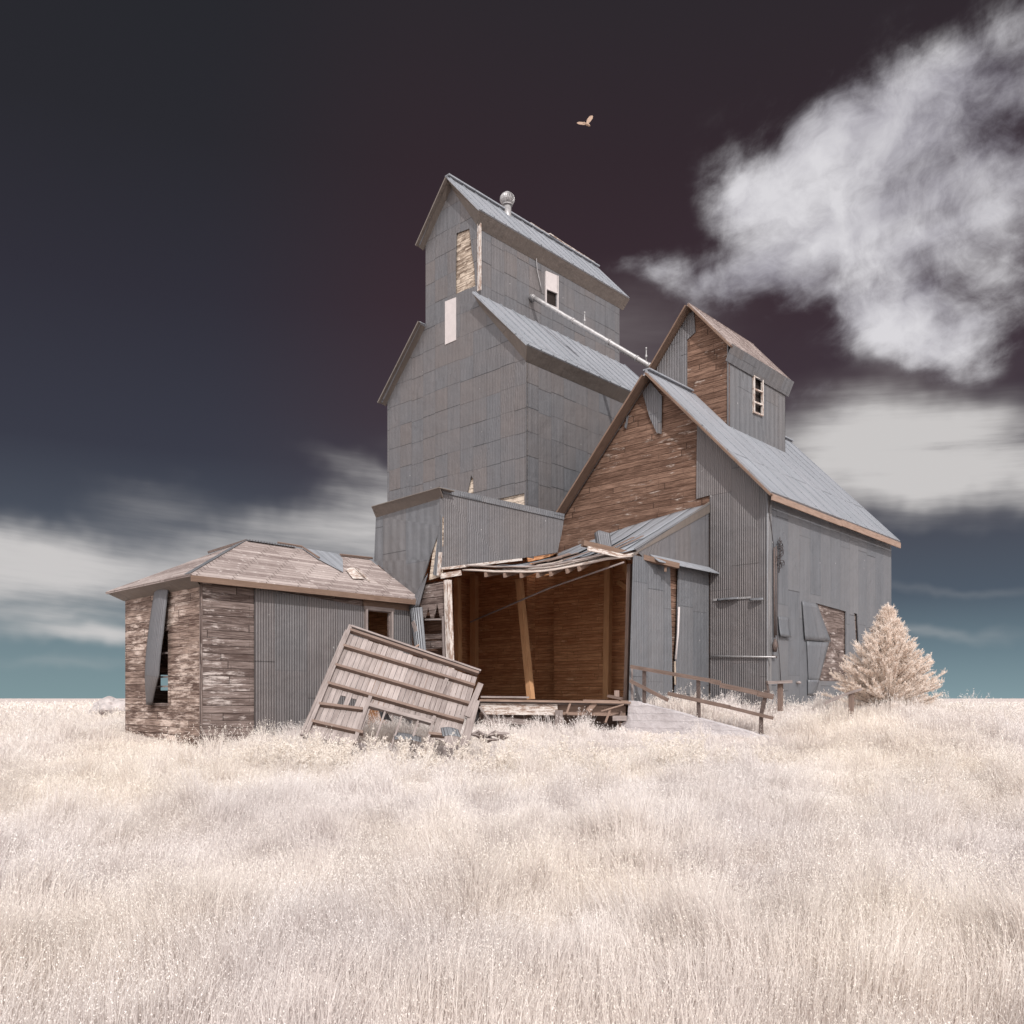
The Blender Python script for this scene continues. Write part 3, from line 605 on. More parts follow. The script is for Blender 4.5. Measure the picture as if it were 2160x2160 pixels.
    m = MB(); m.panel(wp([(cu - .03, 12.6, 7.3), (26.6, 12.6, 7.3), (26.6, 12.6, r_cu(12.6)), (cu - .03, 12.6, r_cu(12.6))]), V, .04, [wn_]); m.build('cupola_side_wall', m_flat, g)
    m = MB(); m.panel(wp([(cu, 15.1, 7.0), (26.6, 15.1, 7.0), (26.6, 15.1, r_cu(15.1)), (cu, 15.1, r_cu(15.1))]), -V, .04)
    m.panel(wp([(26.6, 12.6, 7.0), (26.6, 12.6, r_cu(12.6) - .1), (26.6, 13.84, r_cu(13.84) - .1), (26.6, 15.1, r_cu(15.1) - .1), (26.6, 15.1, 7.0)]), -U, .04); m.build('cupola_rear_wall', m_flat, g)
    r1 = slab('cupola_roof', 12.38, 10.43, 13.85, r_cu(13.84), 22.62, 26.75, .28, m_planks, .05); slab('cupola_roof', 15.30, 10.43, 13.83, r_cu(13.84), 22.62, 26.75, 0, m_planks, .05)
    m = MB(); m.panel([W(22.62, 12.36, 10.44), W(26.75, 12.36, 10.44), W(26.75, 12.56, 10.0), W(22.62, 12.56, 10.0)], V, .02); m.build('eave_flashing', m_flat, g)
    m = MB(); m.beam(W(22.6, 15.3, 10.32), W(22.6, 13.86, r_cu(13.84) - .11), .05, .24, U); m.beam(W(22.6, 12.38, 10.36), W(22.6, 13.82, r_cu(13.84) - .09), .05, .15, U); m.build('cupola_rake_board', m_rake, g)
    m = MB(); m.panel([W(22.62, 12.4, 10.37), W(22.62, 13.84, r_cu(13.84) - .07), W(cu, 13.84, r_cu(13.84) - .07), W(cu, 12.4, 10.37)], -Z, .02)
    m.panel([W(22.62, 15.28, 10.37), W(22.62, 13.84, r_cu(13.84) - .07), W(cu, 13.84, r_cu(13.84) - .07), W(cu, 15.28, 10.37)], -Z, .02); m.build('cupola_soffit', m_rake, g)
    f = MB()
    for a, b in (((1590, 792), (1590, 870)), ((1608, 800), (1608, 877))): p, q = pvv(12.57, a, b); f.beam(p, q, .07, .05, U)
    for y in (793, 820, 847, 869): p, q = pvv(12.57, (1589, y), (1609, y + 8)); f.beam(p, q, .05, .055, V)
    wf = f.build('window_frame', m_paint, g)
    m = MB(); m.panel(pvv(12.68, (1590, 795), (1607, 803), (1607, 874), (1590, 866)), V, .01); m.build('pane', m_dark, wf)  # near-black sheet painted as the cupola's dark interior
    # service wires
    m = MB(); p = [PV(x, y, vs_ - .06) for x, y in ((1633, 1155), (1633, 1250), (1634, 1345))]; m.tube(wp(p), .022, 8); p = [PV(x, y, vs_ - .07) for x, y in ((1637, 1152), (1637, 1340))]; m.tube(wp(p), .016, 8); m.build('conduit', m_iron, g)
    m = MB(); m.tube(wp([PV(1635, 1348, vs_ - .1), PV(1635, 1362, vs_ - .12), PV(1634, 1375, vs_ - .1)]), [.03, .075, .05], 12); m.tube(wp([PV(1630, 1384, vs_ - .07), PV(1637, 1386, vs_ - .07)]), .03, 8); m.build('meter', m_iron, g)
    m = MB(); random.seed(3)
    for k in range(9):
        x, y = 1645 + random.uniform(-3, 7), 1140 + k * 6; pts = []
        for j in range(8): pts.append(PV(x + 4.5 * math.cos(j * .9 + k), y + 5 * math.sin(j * .9 + k) + j, vs_ - .05 - .02 * (j % 3)))
        m.tube(wp(pts), .010, 5)
    m.tube(wp([PV(x, y, vs_ - .05) for x, y in ((1645, 1133), (1646, 1160), (1645, 1190), (1643, 1208))]), .014, 6)
    m.tube(wp([PV(x, y, vs_ - .05) for x, y in ((1640, 1160), (1641, 1250), (1639, 1340), (1644, 1385), (1647, 1440))]), .010, 6)
    m.tube(wp([PV(x, y, vs_ - .05) for x, y in ((1627, 1040), (1622, 1075), (1627, 1110), (1632, 1155))]), .010, 6)
    m.build('hanging_wires', m_wire, g)
annex()

# =================================================================== OFFICE
def office():
    g = thing('scale_office', 'low weathered wooden office with hipped plank roof left of the elevators', 'shed', W(10.7, 17.7, -1.0))
    u0, v0, u1, v1, zt = 7.96, 15.92, 13.4, 19.47, 2.36
    win = wp([(u0, 17.33, -.10), (u0, 18.12, -.10), (u0, 18.12, 1.42), (u0, 17.33, 1.42)])
    m = MB(); m.panel(wp([(u0, v0, -1.4), (u0, v1, -1.4), (u0, v1, zt), (u0, v0, zt)]), U, .05, [win]); m.build('end_wall', m_office_end, g, 'end wall of pale peeling boards with dark stains')
    door = wp([(12.02, v0, -1.0), (12.66, v0, -1.0), (12.66, v0, 2.03), (12.02, v0, 2.03)])
    m = MB(); m.panel(wp([(u0 + .05, v0, -1.4), (u1, v0, -1.4), (u1, v0, zt), (u0 + .05, v0, zt)]), V, .05, [door]); m.build('front_wall', m_office, g)
    bh = wp([(9.05, v1, .10), (9.75, v1, .10), (9.75, v1, .75), (9.05, v1, .75)])
    a = PV(346, 1470, v1); b = PV(362, 1424, v1)
    bh = wp([(a[0] - .1, v1, a[2] + .15), (b[0] + .3, v1, a[2] + .15), (b[0] + .3, v1, b[2]), (a[0] - .1, v1, b[2])])
    m = MB(); m.panel(wp([(u0 + .05, v1, -1.1), (u1, v1, -1.1), (u1, v1, zt), (u0 + .05, v1, zt)]), -V, .05, [bh]); m.build('back_wall', m_office, g)
    m = MB(); m.panel(wp([(u1 - .06, v0 + .05, -1.1), (u1 - .06, v1 - .05, -1.1), (u1 - .06, v1 - .05, zt), (u1 - .06, v0 + .05, zt)]), -U, .05); m.build('inner_end_wall', m_inner, g)
    m = MB(); m.panel(wp([(u0 + .05, v0 + .05, -.85), (u1 - .1, v0 + .05, -.85), (u1 - .1, v1 - .05, -.85), (u0 + .05, v1 - .05, -.85)]), -Z, .05); m.build('floor', m_brown, g)
    # metal skin on front
    m = MB(); m.panel(wp([(9.13, v0 - .03, -1.35), (11.91, v0 - .03, -1.35), (11.91, v0 - .03, 2.12), (9.13, v0 - .03, 2.30)]), V, .025)
    m.panel(wp([(12.76, v0 - .03, -1.05), (13.36, v0 - .03, -1.05), (13.36, v0 - .03, 2.2), (12.76, v0 - .03, 2.2)]), V, .025); m.build('front_cladding', m_corr_wide, g)
    f = MB(); f.beam(W(11.96, v0 - .04, -1), W(11.96, v0 - .04, 2.08), .10, .05, U); f.beam(W(12.71, v0 - .04, -1), W(12.71, v0 - .04, 2.08), .10, .05, U); f.beam(W(11.9, v0 - .045, 2.09), W(12.78, v0 - .045, 2.09), .05, .09)
    f.build('door_frame', m_grey, g)
    f = MB(); f.beam(W(u0 + .01, v0 - .015, -1.1), W(u0 + .01, v0 - .015, 2.3), .03, .05, U); f.build('corner_board', m_office, g)
    # window
    f = MB(); x = u0 - .02
    for zz in (-.13, 1.44): f.beam(W(x, 17.28, zz), W(x, 18.17, zz), .04, .05)
    wf = f.build('window_frame', m_office, g)
    f = MB()
    for zz in (.25, .45, .95): f.beam(W(u0 + .02, 17.35, zz), W(u0 + .02, 18.1, zz), .03, .035)
    f.build('muntin', m_grey, wf)
    # loose corrugated strip across the window
    L_ = [(323, 1238), (319, 1330), (313, 1420), (309, 1487)]; R_ = [(352, 1234), (350, 1340), (343, 1425), (321, 1486)]
    def strip(s, t):                                    # t: 0 top .. 1 bottom
        k = min(2, int(t * 3)); f = t * 3 - k; l = PU(L_[k][0] * (1 - f) + L_[k + 1][0] * f, L_[k][1] * (1 - f) + L_[k + 1][1] * f, u0 - .1); r = PU(R_[k][0] * (1 - f) + R_[k + 1][0] * f, R_[k][1] * (1 - f) + R_[k + 1][1] * f, u0 - .1)
        return W(u0 - .05 - .12 * math.sin(t * 2.8) - .05 * math.sin(s * 3.14), l[1] * (1 - s) + r[1] * s, l[2] * (1 - s) + r[2] * s)
    f = MB(); f.grid(strip, 8, 24, .012); f.build('hanging_sheet', m_corr, g, 'long corrugated strip hanging down over the end window')
    # hipped roof
    e0, f0, f1, rz, zr = 7.64, 15.64, 19.75, 17.68, 3.60; ez = 2.40
    P = lambda u, v, z: W(u, v, z)
    m = MB()
    m.panel([P(e0, f0, ez), P(13.42, f0, ez), P(13.42, rz, zr), P(9.95, rz, zr)], -Z, .05); m.panel([P(e0, f1, ez), P(e0, f0, ez), P(9.95, rz, zr)], -Z, .05)
    m.panel([P(13.42, f1, ez), P(e0, f1, ez), P(9.95, rz, zr), P(13.42, rz, zr)], -Z, .05); m.build('roof', m_planks, g)
    m = MB()
    m.panel([P(e0 - .01, f0 - .01, ez - .02), P(e0 - .01, f1, ez - .02), P(u0, f1 - .2, ez - .20), P(u0, v0, ez - .20)], U, .02)
    m.build('eave_flashing', m_trim, g, 'tan sheet metal boxing under the end eave')
    m = MB(); m.beam(P(e0, f0 + .01, ez - .09), P(13.42, f0 + .01, ez - .09), .03, .12); m.panel([P(e0 + .05, f0 + .03, ez - .07), P(13.4, f0 + .03, ez - .07), P(13.4, v0, ez - .07), P(e0 + .3, v0, ez - .07)], -Z, .02)
    m.beam(P(11.9, v0 - .02, ez - .2), P(13.4, v0 - .02, ez - .2), .03, .16)
    m.build('eave_board', m_rake, g)
    m = MB(); h0, h1 = P(e0, f0, ez + .02), P(9.95, rz, zr + .02)
    m.panel([h0, h1, h1 + V * .25 - Z * .06 - U * .1, h0 + V * .28 - Z * .0], -Z, .012); m.beam(P(9.95, rz, zr + .015), P(11.2, rz, zr + .015), .16, .03); m.build('hip_flashing', m_side, g)
    n = (Z * 2.04 - V * 1.2).normalized()
    def rp(px, py):                                     # point of the front roof slope under a bearing
        d = Vector(((px - CX) / FPX, 1, (HY - py) / FPX)); p0 = P(9.95, rz, zr) ; k = (p0 - Vector((0, 0, EYE))).dot(n) / d.dot(n); return Vector((0, 0, EYE)) + d * k
    m = MB(); m.panel([q + n * .035 for q in (rp(636, 1158), rp(715, 1171), rp(722, 1182), rp(723, 1209), rp(668, 1180))], -n, .012); m.build('torn_sheet', m_roof, g, 'triangular scrap of blue grey sheet metal near the roof ridge')
    m = MB()
    for a, b in (((585, 1148), (636, 1157)), ((636, 1157), (672, 1181)), ((716, 1173), (784, 1181))): m.beam(rp(*a) + n * .04, rp(*b) + n * .05, .05, .04, n)
    m.build('ridge_board', m_post, g)
    m = MB(); q0, q1 = rp(728, 1204), rp(765, 1222)
    m.grid(lambda s, t: q0 + (rp(752, 1205) - q0) * s + (rp(768, 1224) - rp(752, 1205)) * t + n * (.03 + .07 * math.sin(s * math.pi) * (1 - t)), 6, 6, .01); m.beam(rp(752, 1203) + n * .03, rp(778, 1228) + n * .03, .035, .03, n)
    m.build('lifted_plank', m_paint, g)
    m = MB(); m.beam(P(10.0, rz + .06, zr + .03), P(9.2, rz + .35, zr - .32), .06, .05); m.build('ridge_scrap', m_iron, g)
office()

# =================================================================== DRIVE SHED
LE = [(14.1, 14.9), (14.7, 14.2), (15.3, 13.55), (15.9, 12.9), (16.4, 12.35), (16.85, 11.86)]     # front edge of the lean-to
def shed():
    g = thing('drive_shed', 'collapsing metal sided truck shed with sagging lean-to roof between office and elevators', 'shed', W(17.2, 15.5, -.9))
    ua = 13.42
    m = MB(); m.panel(puu(ua, (793, 1088), (931, 1048), (930, 1110), (905, 1180), (884, 1248), (862, 1287), (872, 1257), (789, 1184)), U, .03); m.build('left_wall', m_flat, g)
    m = MB()
    A = puu(ua - .22, (783, 1068), (926, 1027)); B = puu(ua, (793, 1092), (934, 1050)); m.panel([A[0], A[1], B[1], B[0]], U, .03); m.panel([A[0] , A[1], A[1] + U * .5, A[0] + U * .5], -Z, .02); m.build('cornice', m_trim, g)
    vb = 14.9; m = MB(); m.panel(pvv(vb, (929, 1034), (1190, 1092), (1186, 1120), (1176, 1165), (1060, 1184), (929, 1198)), V, .03); m.build('right_wall', m_corr, g)
    m = MB(); p = pvv(vb - .03, (928, 1026), (1191, 1084), (1190, 1096), (936, 1040)); m.panel(p, V, .06); m.build('parapet_cap', m_side, g)
    m = MB(); m.beam(*pvv(vb - .02, (930, 1215), (972, 1208)), .04, .12); m.beam(*pvv(vb + .02, (929, 1200), (1100, 1180)), .05, .06); m.build('lintel', m_paint, g)
    m = MB(); m.panel([W(ua, vb + .03, 4.75), W(17.8, vb + .03, 4.75), W(20.42, 17.2, 4.7), W(20.42, 21.0, 4.7), W(17.0, 21.0, 4.7), W(ua + .1, 17.38, 4.75)], -Z, .06); m.build('flat_shading_roof', m_flat, g)  # box roof, with an unseen back part added to shade the interior
    m = MB(); m.panel([W(ua + .1, vb + .06, 4.6), W(17.7, vb + .06, 4.6), W(20.35, 17.25, 4.6), W(20.35, 20.9, 4.6), W(17.0, 20.9, 4.6), W(ua + .15, 17.32, 4.6)], -Z, .03); m.build('bounce_ceiling', m_inner, g)  # added pale underside that bounces light into the shed
    m = MB()
    m.panel([W(ua + .05, 17.38, -.5), W(16.9, 21.0, -.5), W(16.9, 21.0, 4.68), W(ua + .05, 17.38, 4.68)], -V, .05); m.panel([W(16.9, 21.0, -.5), W(20.45, 21.0, -.5), W(20.45, 21.0, 4.68), W(16.9, 21.0, 4.68)], -V, .05)  # added walls closing the unseen side so the interior stays dark
    m.panel([W(20.4, 11.9, -.4), W(20.4, 17.36, -.4), W(20.4, 17.36, 4.55), W(20.4, 16.4, 4.68), W(20.4, 11.9, 5.2)], U, .04)
    m.panel([W(20.44, 18.55, -.4), W(20.44, 20.98, -.4), W(20.44, 20.98, 4.6), W(20.44, 18.55, 4.6)], U, .03)
    m.panel([W(20.9, 17.36, -.4), W(20.9, 18.65, -.4), W(20.9, 18.65, 4.68), W(20.9, 17.36, 4.68)], U, .03)
    m.panel(wp([(20.48, 18.60, -.4), (20.9, 18.60, -.4), (20.9, 18.60, 4.6), (20.48, 18.60, 4.6)]), V, .03)

    m.build('inner_wall', m_inner, g)
    m = MB(); m.panel([W(17.75, 14.97, 3.6), W(20.4, 17.16, 4.4), W(20.4, 17.16, 4.68), W(17.75, 14.97, 4.72)], V, .03); m.build('end_lining', m_gable, g)
    # office side wall of the doorway: horizontal boards, ladder slats
    m = MB(); uu = ua + .02
    m.panel(puu(uu, (868, 1240), (940, 1226), (940, 1302), (928, 1303), (922, 1272), (914, 1303), (908, 1303), (903, 1280), (896, 1303), (866, 1310)), U, .03)
    m.panel(puu(uu, (893, 1338), (940, 1337), (940, 1347), (893, 1349)), U, .03); m.panel(puu(uu, (895, 1352), (940, 1351), (940, 1366), (895, 1370)), U, .03); m.panel(puu(uu, (898, 1385), (940, 1383), (940, 1480), (898, 1480)), U, .03)
    m.build('office_side_boards', m_office, g)
    m = MB(); m.panel(puu(uu + .5, (880, 1230), (945, 1225), (945, 1500), (880, 1500)), U, .03); m.build('board_lining', m_gable, g)
    m = MB(); a, b = puu(ua - .04, (944, 1224), (953, 1500)); m.beam(a, b, .15, .12, U); m.build('door_post', m_paint, g)
    m = MB(); a, b = puu(ua + .0, (936, 1300), (940, 1500)); m.beam(a, b, .07, .06, U); m.build('post_trim', m_grey, g)
    m = MB(); a, b = puu(ua + .0, (897, 1307), (938, 1306)); m.beam(a, b, .04, .04, Z); m.build('ladder_rung', m_grey, g)
    # peeled strips at the torn corner
    m = MB(); P0, P1, P2, P3 = puu(ua - .05, (877, 1254), (903, 1210), (889, 1281), (859, 1288)); 
    m.grid(lambda s, t: P0.lerp(P3, t).lerp(P1.lerp(P2, t), s) - U * .14 * t * math.sin(s * 2.6), 8, 8, .012); m.build('peeled_sheet', m_corr, g)
    m = MB(); m.panel(puu(ua - .02, (931, 1085), (930, 1200), (921, 1215), (913, 1212), (922, 1140)), U, .02); m.build('corner_sheet', m_side, g)
    m = MB(); a, b = puu(ua - .05, (929, 1165), (925, 1214)); m.beam(a, b, .10, .03, U); m.build('corner_board', m_paint, g)
    m = MB(); m.panel(puu(ua + .03, (934, 1090), (932, 1215), (905, 1224), (912, 1170)), U, .03); m.build('corner_lining', m_patch, g)
    m = MB(); P0, P1, P2, P3 = puu(ua - .16, (864, 1284), (891, 1281), (914, 1388), (890, 1380)); m.grid(lambda s, t: P0.lerp(P3, t).lerp(P1.lerp(P2, t), s) - U * (.06 * math.sin(s * 3.1) + .2 * t), 8, 6, .012); m.build('hanging_sheet', m_loose, g, 'narrow blue grey metal strip hanging beside the doorway')
    m = MB(); a, b = puu(ua - .32, (871, 1311), (893, 1381)); m.beam(a, b, .11, .02, U); m.build('hanging_board', m_grey, g)
    # ---- lean-to roof: curved sagging sheets
    zt_ = [3.18, 3.14, 3.12, 3.26, 3.42, 3.50]
    def edge(s):
        k = min(4, int(s * 5)); f = s * 5 - k; return (LE[k][0] * (1 - f) + LE[k + 1][0] * f, LE[k][1] * (1 - f) + LE[k + 1][1] * f, zt_[k] * (1 - f) + zt_[k + 1] * f)
    def back(s): return (T - .08, 17.2 + (11.86 - 17.2) * s, 4.55 + .72 * s + .10 * math.sin(s * 3.1))
    def roofp(s, t):
        a, b = edge(s), back(s); sg = -.18 * math.sin(t * math.pi) * (1 - s) + .02 * mnoise.noise(Vector((s * 9, t * 5, 0)))
        return W(a[0] * (1 - t) + b[0] * t, a[1] * (1 - t) + b[1] * t, a[2] * (1 - t) + b[2] * t + sg)
    def strip(s0, s1, t0, t1, lift=0., curl=0., n=6):
        return lambda s, t: roofp(s0 + (s1 - s0) * s, t0 + (t1 - t0) * t) + Z * (lift + curl * s * s * (1 - t))
    m = MB(); m.grid(lambda s, t: roofp(s, t) - Z * .06, 24, 10, .04); m.build('roof_deck', m_paint, g)
    m = MB(); random.seed(12); ns = 9
    for k in range(ns):
        s0, s1 = k / ns + .003, (k + 1) / ns + .006; t0 = .12 + random.uniform(-.03, .10) if k < 7 else .03
        if k in (2, 3): t0 = .36 + .08 * (k - 2)
        m.grid(strip(s0, s1, t0, 1., .012 + .010 * (k % 2), .06 * random.random()), 4, 12, .012)
    m.grid(strip(.05, .30, .05, .16, .02, .03), 6, 3, .012)
    lr = m.build('lean_to_roof', m_roof, g, 'sagging torn roof of blue grey metal sheets')
    m = MB()
    for k in range(3):
        for i in range(12):
            s0, s1 = max(0, i / 12 - .0), min(.86, (i + 1) / 12)
            if s1 <= s0: continue
            m.beam(roofp(s0, .02 + k * .035) + Z * (.0 - .012 * k + .03), roofp(s1, .02 + k * .035) + Z * (.03 - .012 * k), .13, .022)
    m.build('eave_plank', m_grey, g)
    m = MB()
    for s_ in (.12, .22, .31, .40, .47, .56, .63): m.beam(roofp(s_, 0.0) - Z * .17, roofp(s_ , .5) - Z * .13, .05, .11)
    m.build('rafter', m_rust, g)
    m = MB(); P0 = roofp(.60, .30); m.grid(lambda s, t: P0 + U * (.25 * s) + V * (-.32 * s + .1 * t) + Z * (.50 * t + .05 - .12 * abs(s - .5)) - U * .12 * math.sin(s * 3.1) , 8, 5, .012); m.build('curled_sheet', m_corr, g)
    m = MB()
    for q0, q1, t_ in (((.34, .22), (.42, .34), .4), ((.36, .30), (.50, .27), .1), ((.46, .17), (.62, .23), .2), ((.74, .12), (.82, .33), .0), ((.82, .12), (.9, .30), .0), ((.30, .14), (.44, .20), .3)):
        m.beam(roofp(*q0) + Z * .05, roofp(*q1) + Z * .10, .09, .02, Z, t_)
    m.build('roof_scrap', m_post, g)
    # ---- right hand side of shed
    vw = 11.86; m = MB()
    m.panel(wp([(16.95, vw, 3.62), (T - .08, vw, 5.30), (T - .08, vw, 3.42), (17.3, vw, 3.45)]), V, .03); m.build('side_gable', m_corr, g)
    m = MB(); a, b = W(16.84, vw - .02, 3.46), W(T - .06, vw - .02, 5.34)
    m.panel([a, b, b - Z * .30, a - Z * .02], V, .04); m.build('side_fascia', m_trim, g)
    m = MB(); m.panel(wp([(16.72, vw, -.5), (18.62, vw, -.5), (18.60, vw, 1.4), (18.5, vw, 3.44), (16.92, vw, 3.46)]), V, .03)
    m.panel(wp([(18.70, vw, -.5), (T - .08, vw, -.5), (T - .08, vw, 3.42), (18.92, vw, 3.44), (18.84, vw, 1.8)]), V, .03); m.build('side_wall', m_side, g)
    m = MB(); m.panel(wp([(17.0, vw + .10, -.5), (T - .15, vw + .10, -.5), (T - .15, vw + .10, 3.44), (17.1, vw + .10, 3.44)]), V, .03); m.build('side_lining', m_gable, g)
    m = MB(); m.tube(wp([(18.86, vw - .04, 2.35), (18.80, vw - .05, 1.7), (18.70, vw - .04, 1.0)]), .03, 6); m.build('hanging_rod', m_white, g)
    m = MB(); m.beam(W(18.72, vw - .02, .35), W(18.70, vw - .02, .95), .07, .02, V); m.build('wood_patch', m_patch, g)
    # awning strip and rotten beam along its top
    m = MB(); p = PV(1233, 1146, 12.2); q = PV(1500, 1203, vw)
    m.panel([W(17.6, vw - .01, 3.56), W(T - .1, vw - .01, 3.56), W(T - .05, vw - .30, 3.38), W(17.6, vw - .26, 3.38)], -Z, .03); m.build('awning', m_roof, g)
    m = MB(); a = PD(1229, 1146, 20.2); b = PD(1430, 1194, 21.2); m.beam(a, b, .14, .13); m.build('beam', m_rake, g)
    m = MB(); a = PD(1240, 1157, 20.0); b = PD(1330, 1177, 20.6); m.beam(a, b, .05, .10); m.build('gutter', m_paint, g)
    m = MB(); m.beam(PD(1352, 1178, 20.8), PD(1351, 1196, 20.8), .05, .06); m.beam(PD(1404, 1192, 21.1), PD(1403, 1206, 21.1), .05, .06); m.build('bracket', m_rake, g)
    # ---- inside timber
    for (x0, y0, x1, y1, uu_, w_) in ((1000, 1215, 1000, 1470, 19.9, .26), (1095, 1222, 1120, 1475, 17.6, .17), (1284, 1185, 1280, 1475, 19.9, .2), (965, 1220, 968, 1470, 18.0, .16), (1330, 1190, 1322, 1480, 17.2, .1)):
        m = MB(); a, b = puu(uu_, (x0, y0), (x1, y1)); m.beam(a, b, w_, .16, U); m.build('post', m_post if uu_ < 17.5 else m_brown, g)
    m = MB(); a, b = puu(19.9, (1315, 1175), (1335, 1250)); m.beam(a, b, .14, .12, U); a, b = puu(19.9, (1305, 1228), (1330, 1245)); m.beam(a, b, .14, .1, U); m.build('knee_brace', m_brown, g)
    m = MB(); m.tube([PD(992, 1312, 23.5), PD(1160, 1240, 21.5), PD(1316, 1186, 20.4)], .022, 6); m.build('loose_pole', m_grey, g)
    m = MB(); m.panel(wp([(16.6, 11.9, -.10), (T - .1, 11.9, -.10), (T - .1, 20.9, -.10), (16.9, 20.9, -.10), (13.6, 17.3, -.10), (14.3, 14.7, -.10)]), -Z, .06); m.build('floor', m_grey, g)
shed()

# ------------------------------------------------------------------ loading dock front
def dock():
    Q0, Q1 = Vector((14.35, 14.65, 0)), Vector((16.58, 11.92, 0))
    def dp(px, py, off=0.):   # point on the skewed dock face
        t = (px - CX) / FPX; d = Vector((t * AX + AY, t * BX + BY, 0)); e = Q1 - Q0
        k = (Q0.x * e.y - Q0.y * e.x) / (d.x * e.y - d.y * e.x); return Vector((t * (k - off), k - off, (HY - py) * (k - off) / FPX + EYE))
    g = thing('loading_dock', 'broken timber loading dock below the open shed doorway', 'dock', dp(1170, 1540))
    def b(name, mat, *seg):
        m = MB()
        for (p, q, w, h, off) in seg: m.beam(dp(*p, off), dp(*q, off), w, h)
        m.build(name, mat, g)
    b('deck_edge', m_rust, ((1012, 1477), (1330, 1482), .16, .05, .06)); b('deck_plank', m_grey, ((1015, 1470), (1116, 1471), .2, .045, .0)); b('deck_plank', m_rust, ((1230, 1477), (1325, 1479), .3, .03, -.3))
    b('front_beam', m_paint, ((1014, 1495), (1176, 1497), .06, .27, .0)); b('front_beam', m_rust, ((1176, 1497), (1320, 1500), .05, .25, -.15))
    b('lower_beam', m_grey, ((1020, 1512), (1170, 1532), .06, .14, -.12)); b('lower_beam', m_grey, ((1018, 1522), (1072, 1532), .05, .10, .1))
    b('front_post', m_grey, ((1179, 1498), (1179, 1556), .16, .10, .12)); b('post', m_post, ((1147, 1510), (1147, 1545), .06, .06, -.2), ((1110, 1508), (1110, 1550), .06, .06, -.2), ((1310, 1500), (1306, 1550), .06, .06, -.1))
    b('brace', m_rust, ((1203, 1483), (1195, 1505), .07, .05, .08)); b('broken_board', m_rust, ((1288, 1494), (1277, 1524), .10, .05, .10)); b('brace', m_grey, ((1012, 1490), (1030, 1518), .08, .05, .1))
    b('block', m_grey, ((1292, 1515), (1322, 1515), .12, .12, .05)); b('loose_board', m_rust, ((1268, 1500), (1316, 1486), .05, .03, .16)); b('loose_board', m_rust, ((1240, 1500), (1256, 1482), .05, .12, .05))
    m = MB(); a = dp(1010, 1503, -1.0); c_ = dp(1315, 1503, -1.0); m.panel([a, c_, c_ - Z * 1.2, a - Z * 1.2], Vector((0, 1, 0)), .04); m.build('crawlspace_wall', m_post, g)
    m = MB(); a = dp(1010, 1480, -.05); c_ = dp(1322, 1483, -.05); m.panel([a, c_, c_ + Vector((.0, 1.0, 0)), a + Vector((0, 1.0, 0))], -Z, .05); m.build('deck', m_grey, g)
    # planks leaning in the doorway, on the deck
    o = MB(); o.beam(PD(1283, 1468, 20.6), PD(1312, 1474, 20.4), .12, .06); o.beam(PD(1301, 1457, 20.6), PD(1301, 1470, 20.5), .12, .03)
    solo(o, 'plank_heap', m_post, PD(1296, 1474, 20.5), 'small heap of brown planks on the dock deck inside the doorway', 'planks')
dock()

# ------------------------------------------------------------------ concrete kerb wall of the ramp
def ramp():
    m = MB(); uu = 16.6
    top = [PU(x, y, uu) for x, y in ((1326, 1478), (1345, 1480), (1362, 1486), (1420, 1500), (1480, 1517), (1540, 1533), (1612, 1553), (1700, 1580))]
    pts = wp(top) + [W(uu, top[-1][1], -1.6), W(uu, 12.12, -1.6), W(uu, 12.12, -.66), W(uu, PU(1323, 1519, uu)[1], -.52)]
    m.panel(pts, U, .22); solo(m, 'retaining_wall', m_conc, W(uu, 10, -1.2), 'low whitewashed concrete wall sloping down beside the ramp', 'retaining wall')
ramp()
def railing():
    uu = 16.72; g = thing('ramp_railing', 'broken brown wooden railing on the sloping concrete wall', 'railing', W(uu, 10, -.4))
    for (x0, y0, x1, y1) in ((1359, 1408, 1359, 1488), (1473, 1430, 1474, 1518), (1617, 1457, 1606, 1505), (1606, 1505, 1605, 1549)):
        m = MB(); a, b = puu(uu, (x0, y0), (x1, y1)); m.beam(a, b, .07, .06, U); m.build('post', m_iron, g)
    m = MB(); a, b = puu(uu + .1, (1332, 1410), (1334, 1478)); m.beam(a, b, .045, .05, U); m.build('post', m_grey, g)
    for (x0, y0, x1, y1, h) in ((1330, 1406, 1500, 1436, .085), (1498, 1436, 1520, 1441, .10), (1519, 1445, 1600, 1462, .10), (1598, 1463, 1631, 1470, .11)):
        m = MB(); a, b = puu(uu - .05, (x0, y0), (x1, y1)); m.beam(a, b, .04, h); m.build('top_rail', m_post, g)
    for (x0, y0, x1, y1, h) in ((1329, 1436, 1409, 1477, .08), (1409, 1463, 1540, 1492, .085), (1538, 1492, 1631, 1515, .07)):
        m = MB(); a, b = puu(uu - .05, (x0, y0), (x1, y1)); m.beam(a, b, .04, h); m.build('lower_rail', m_post, g)
railing()
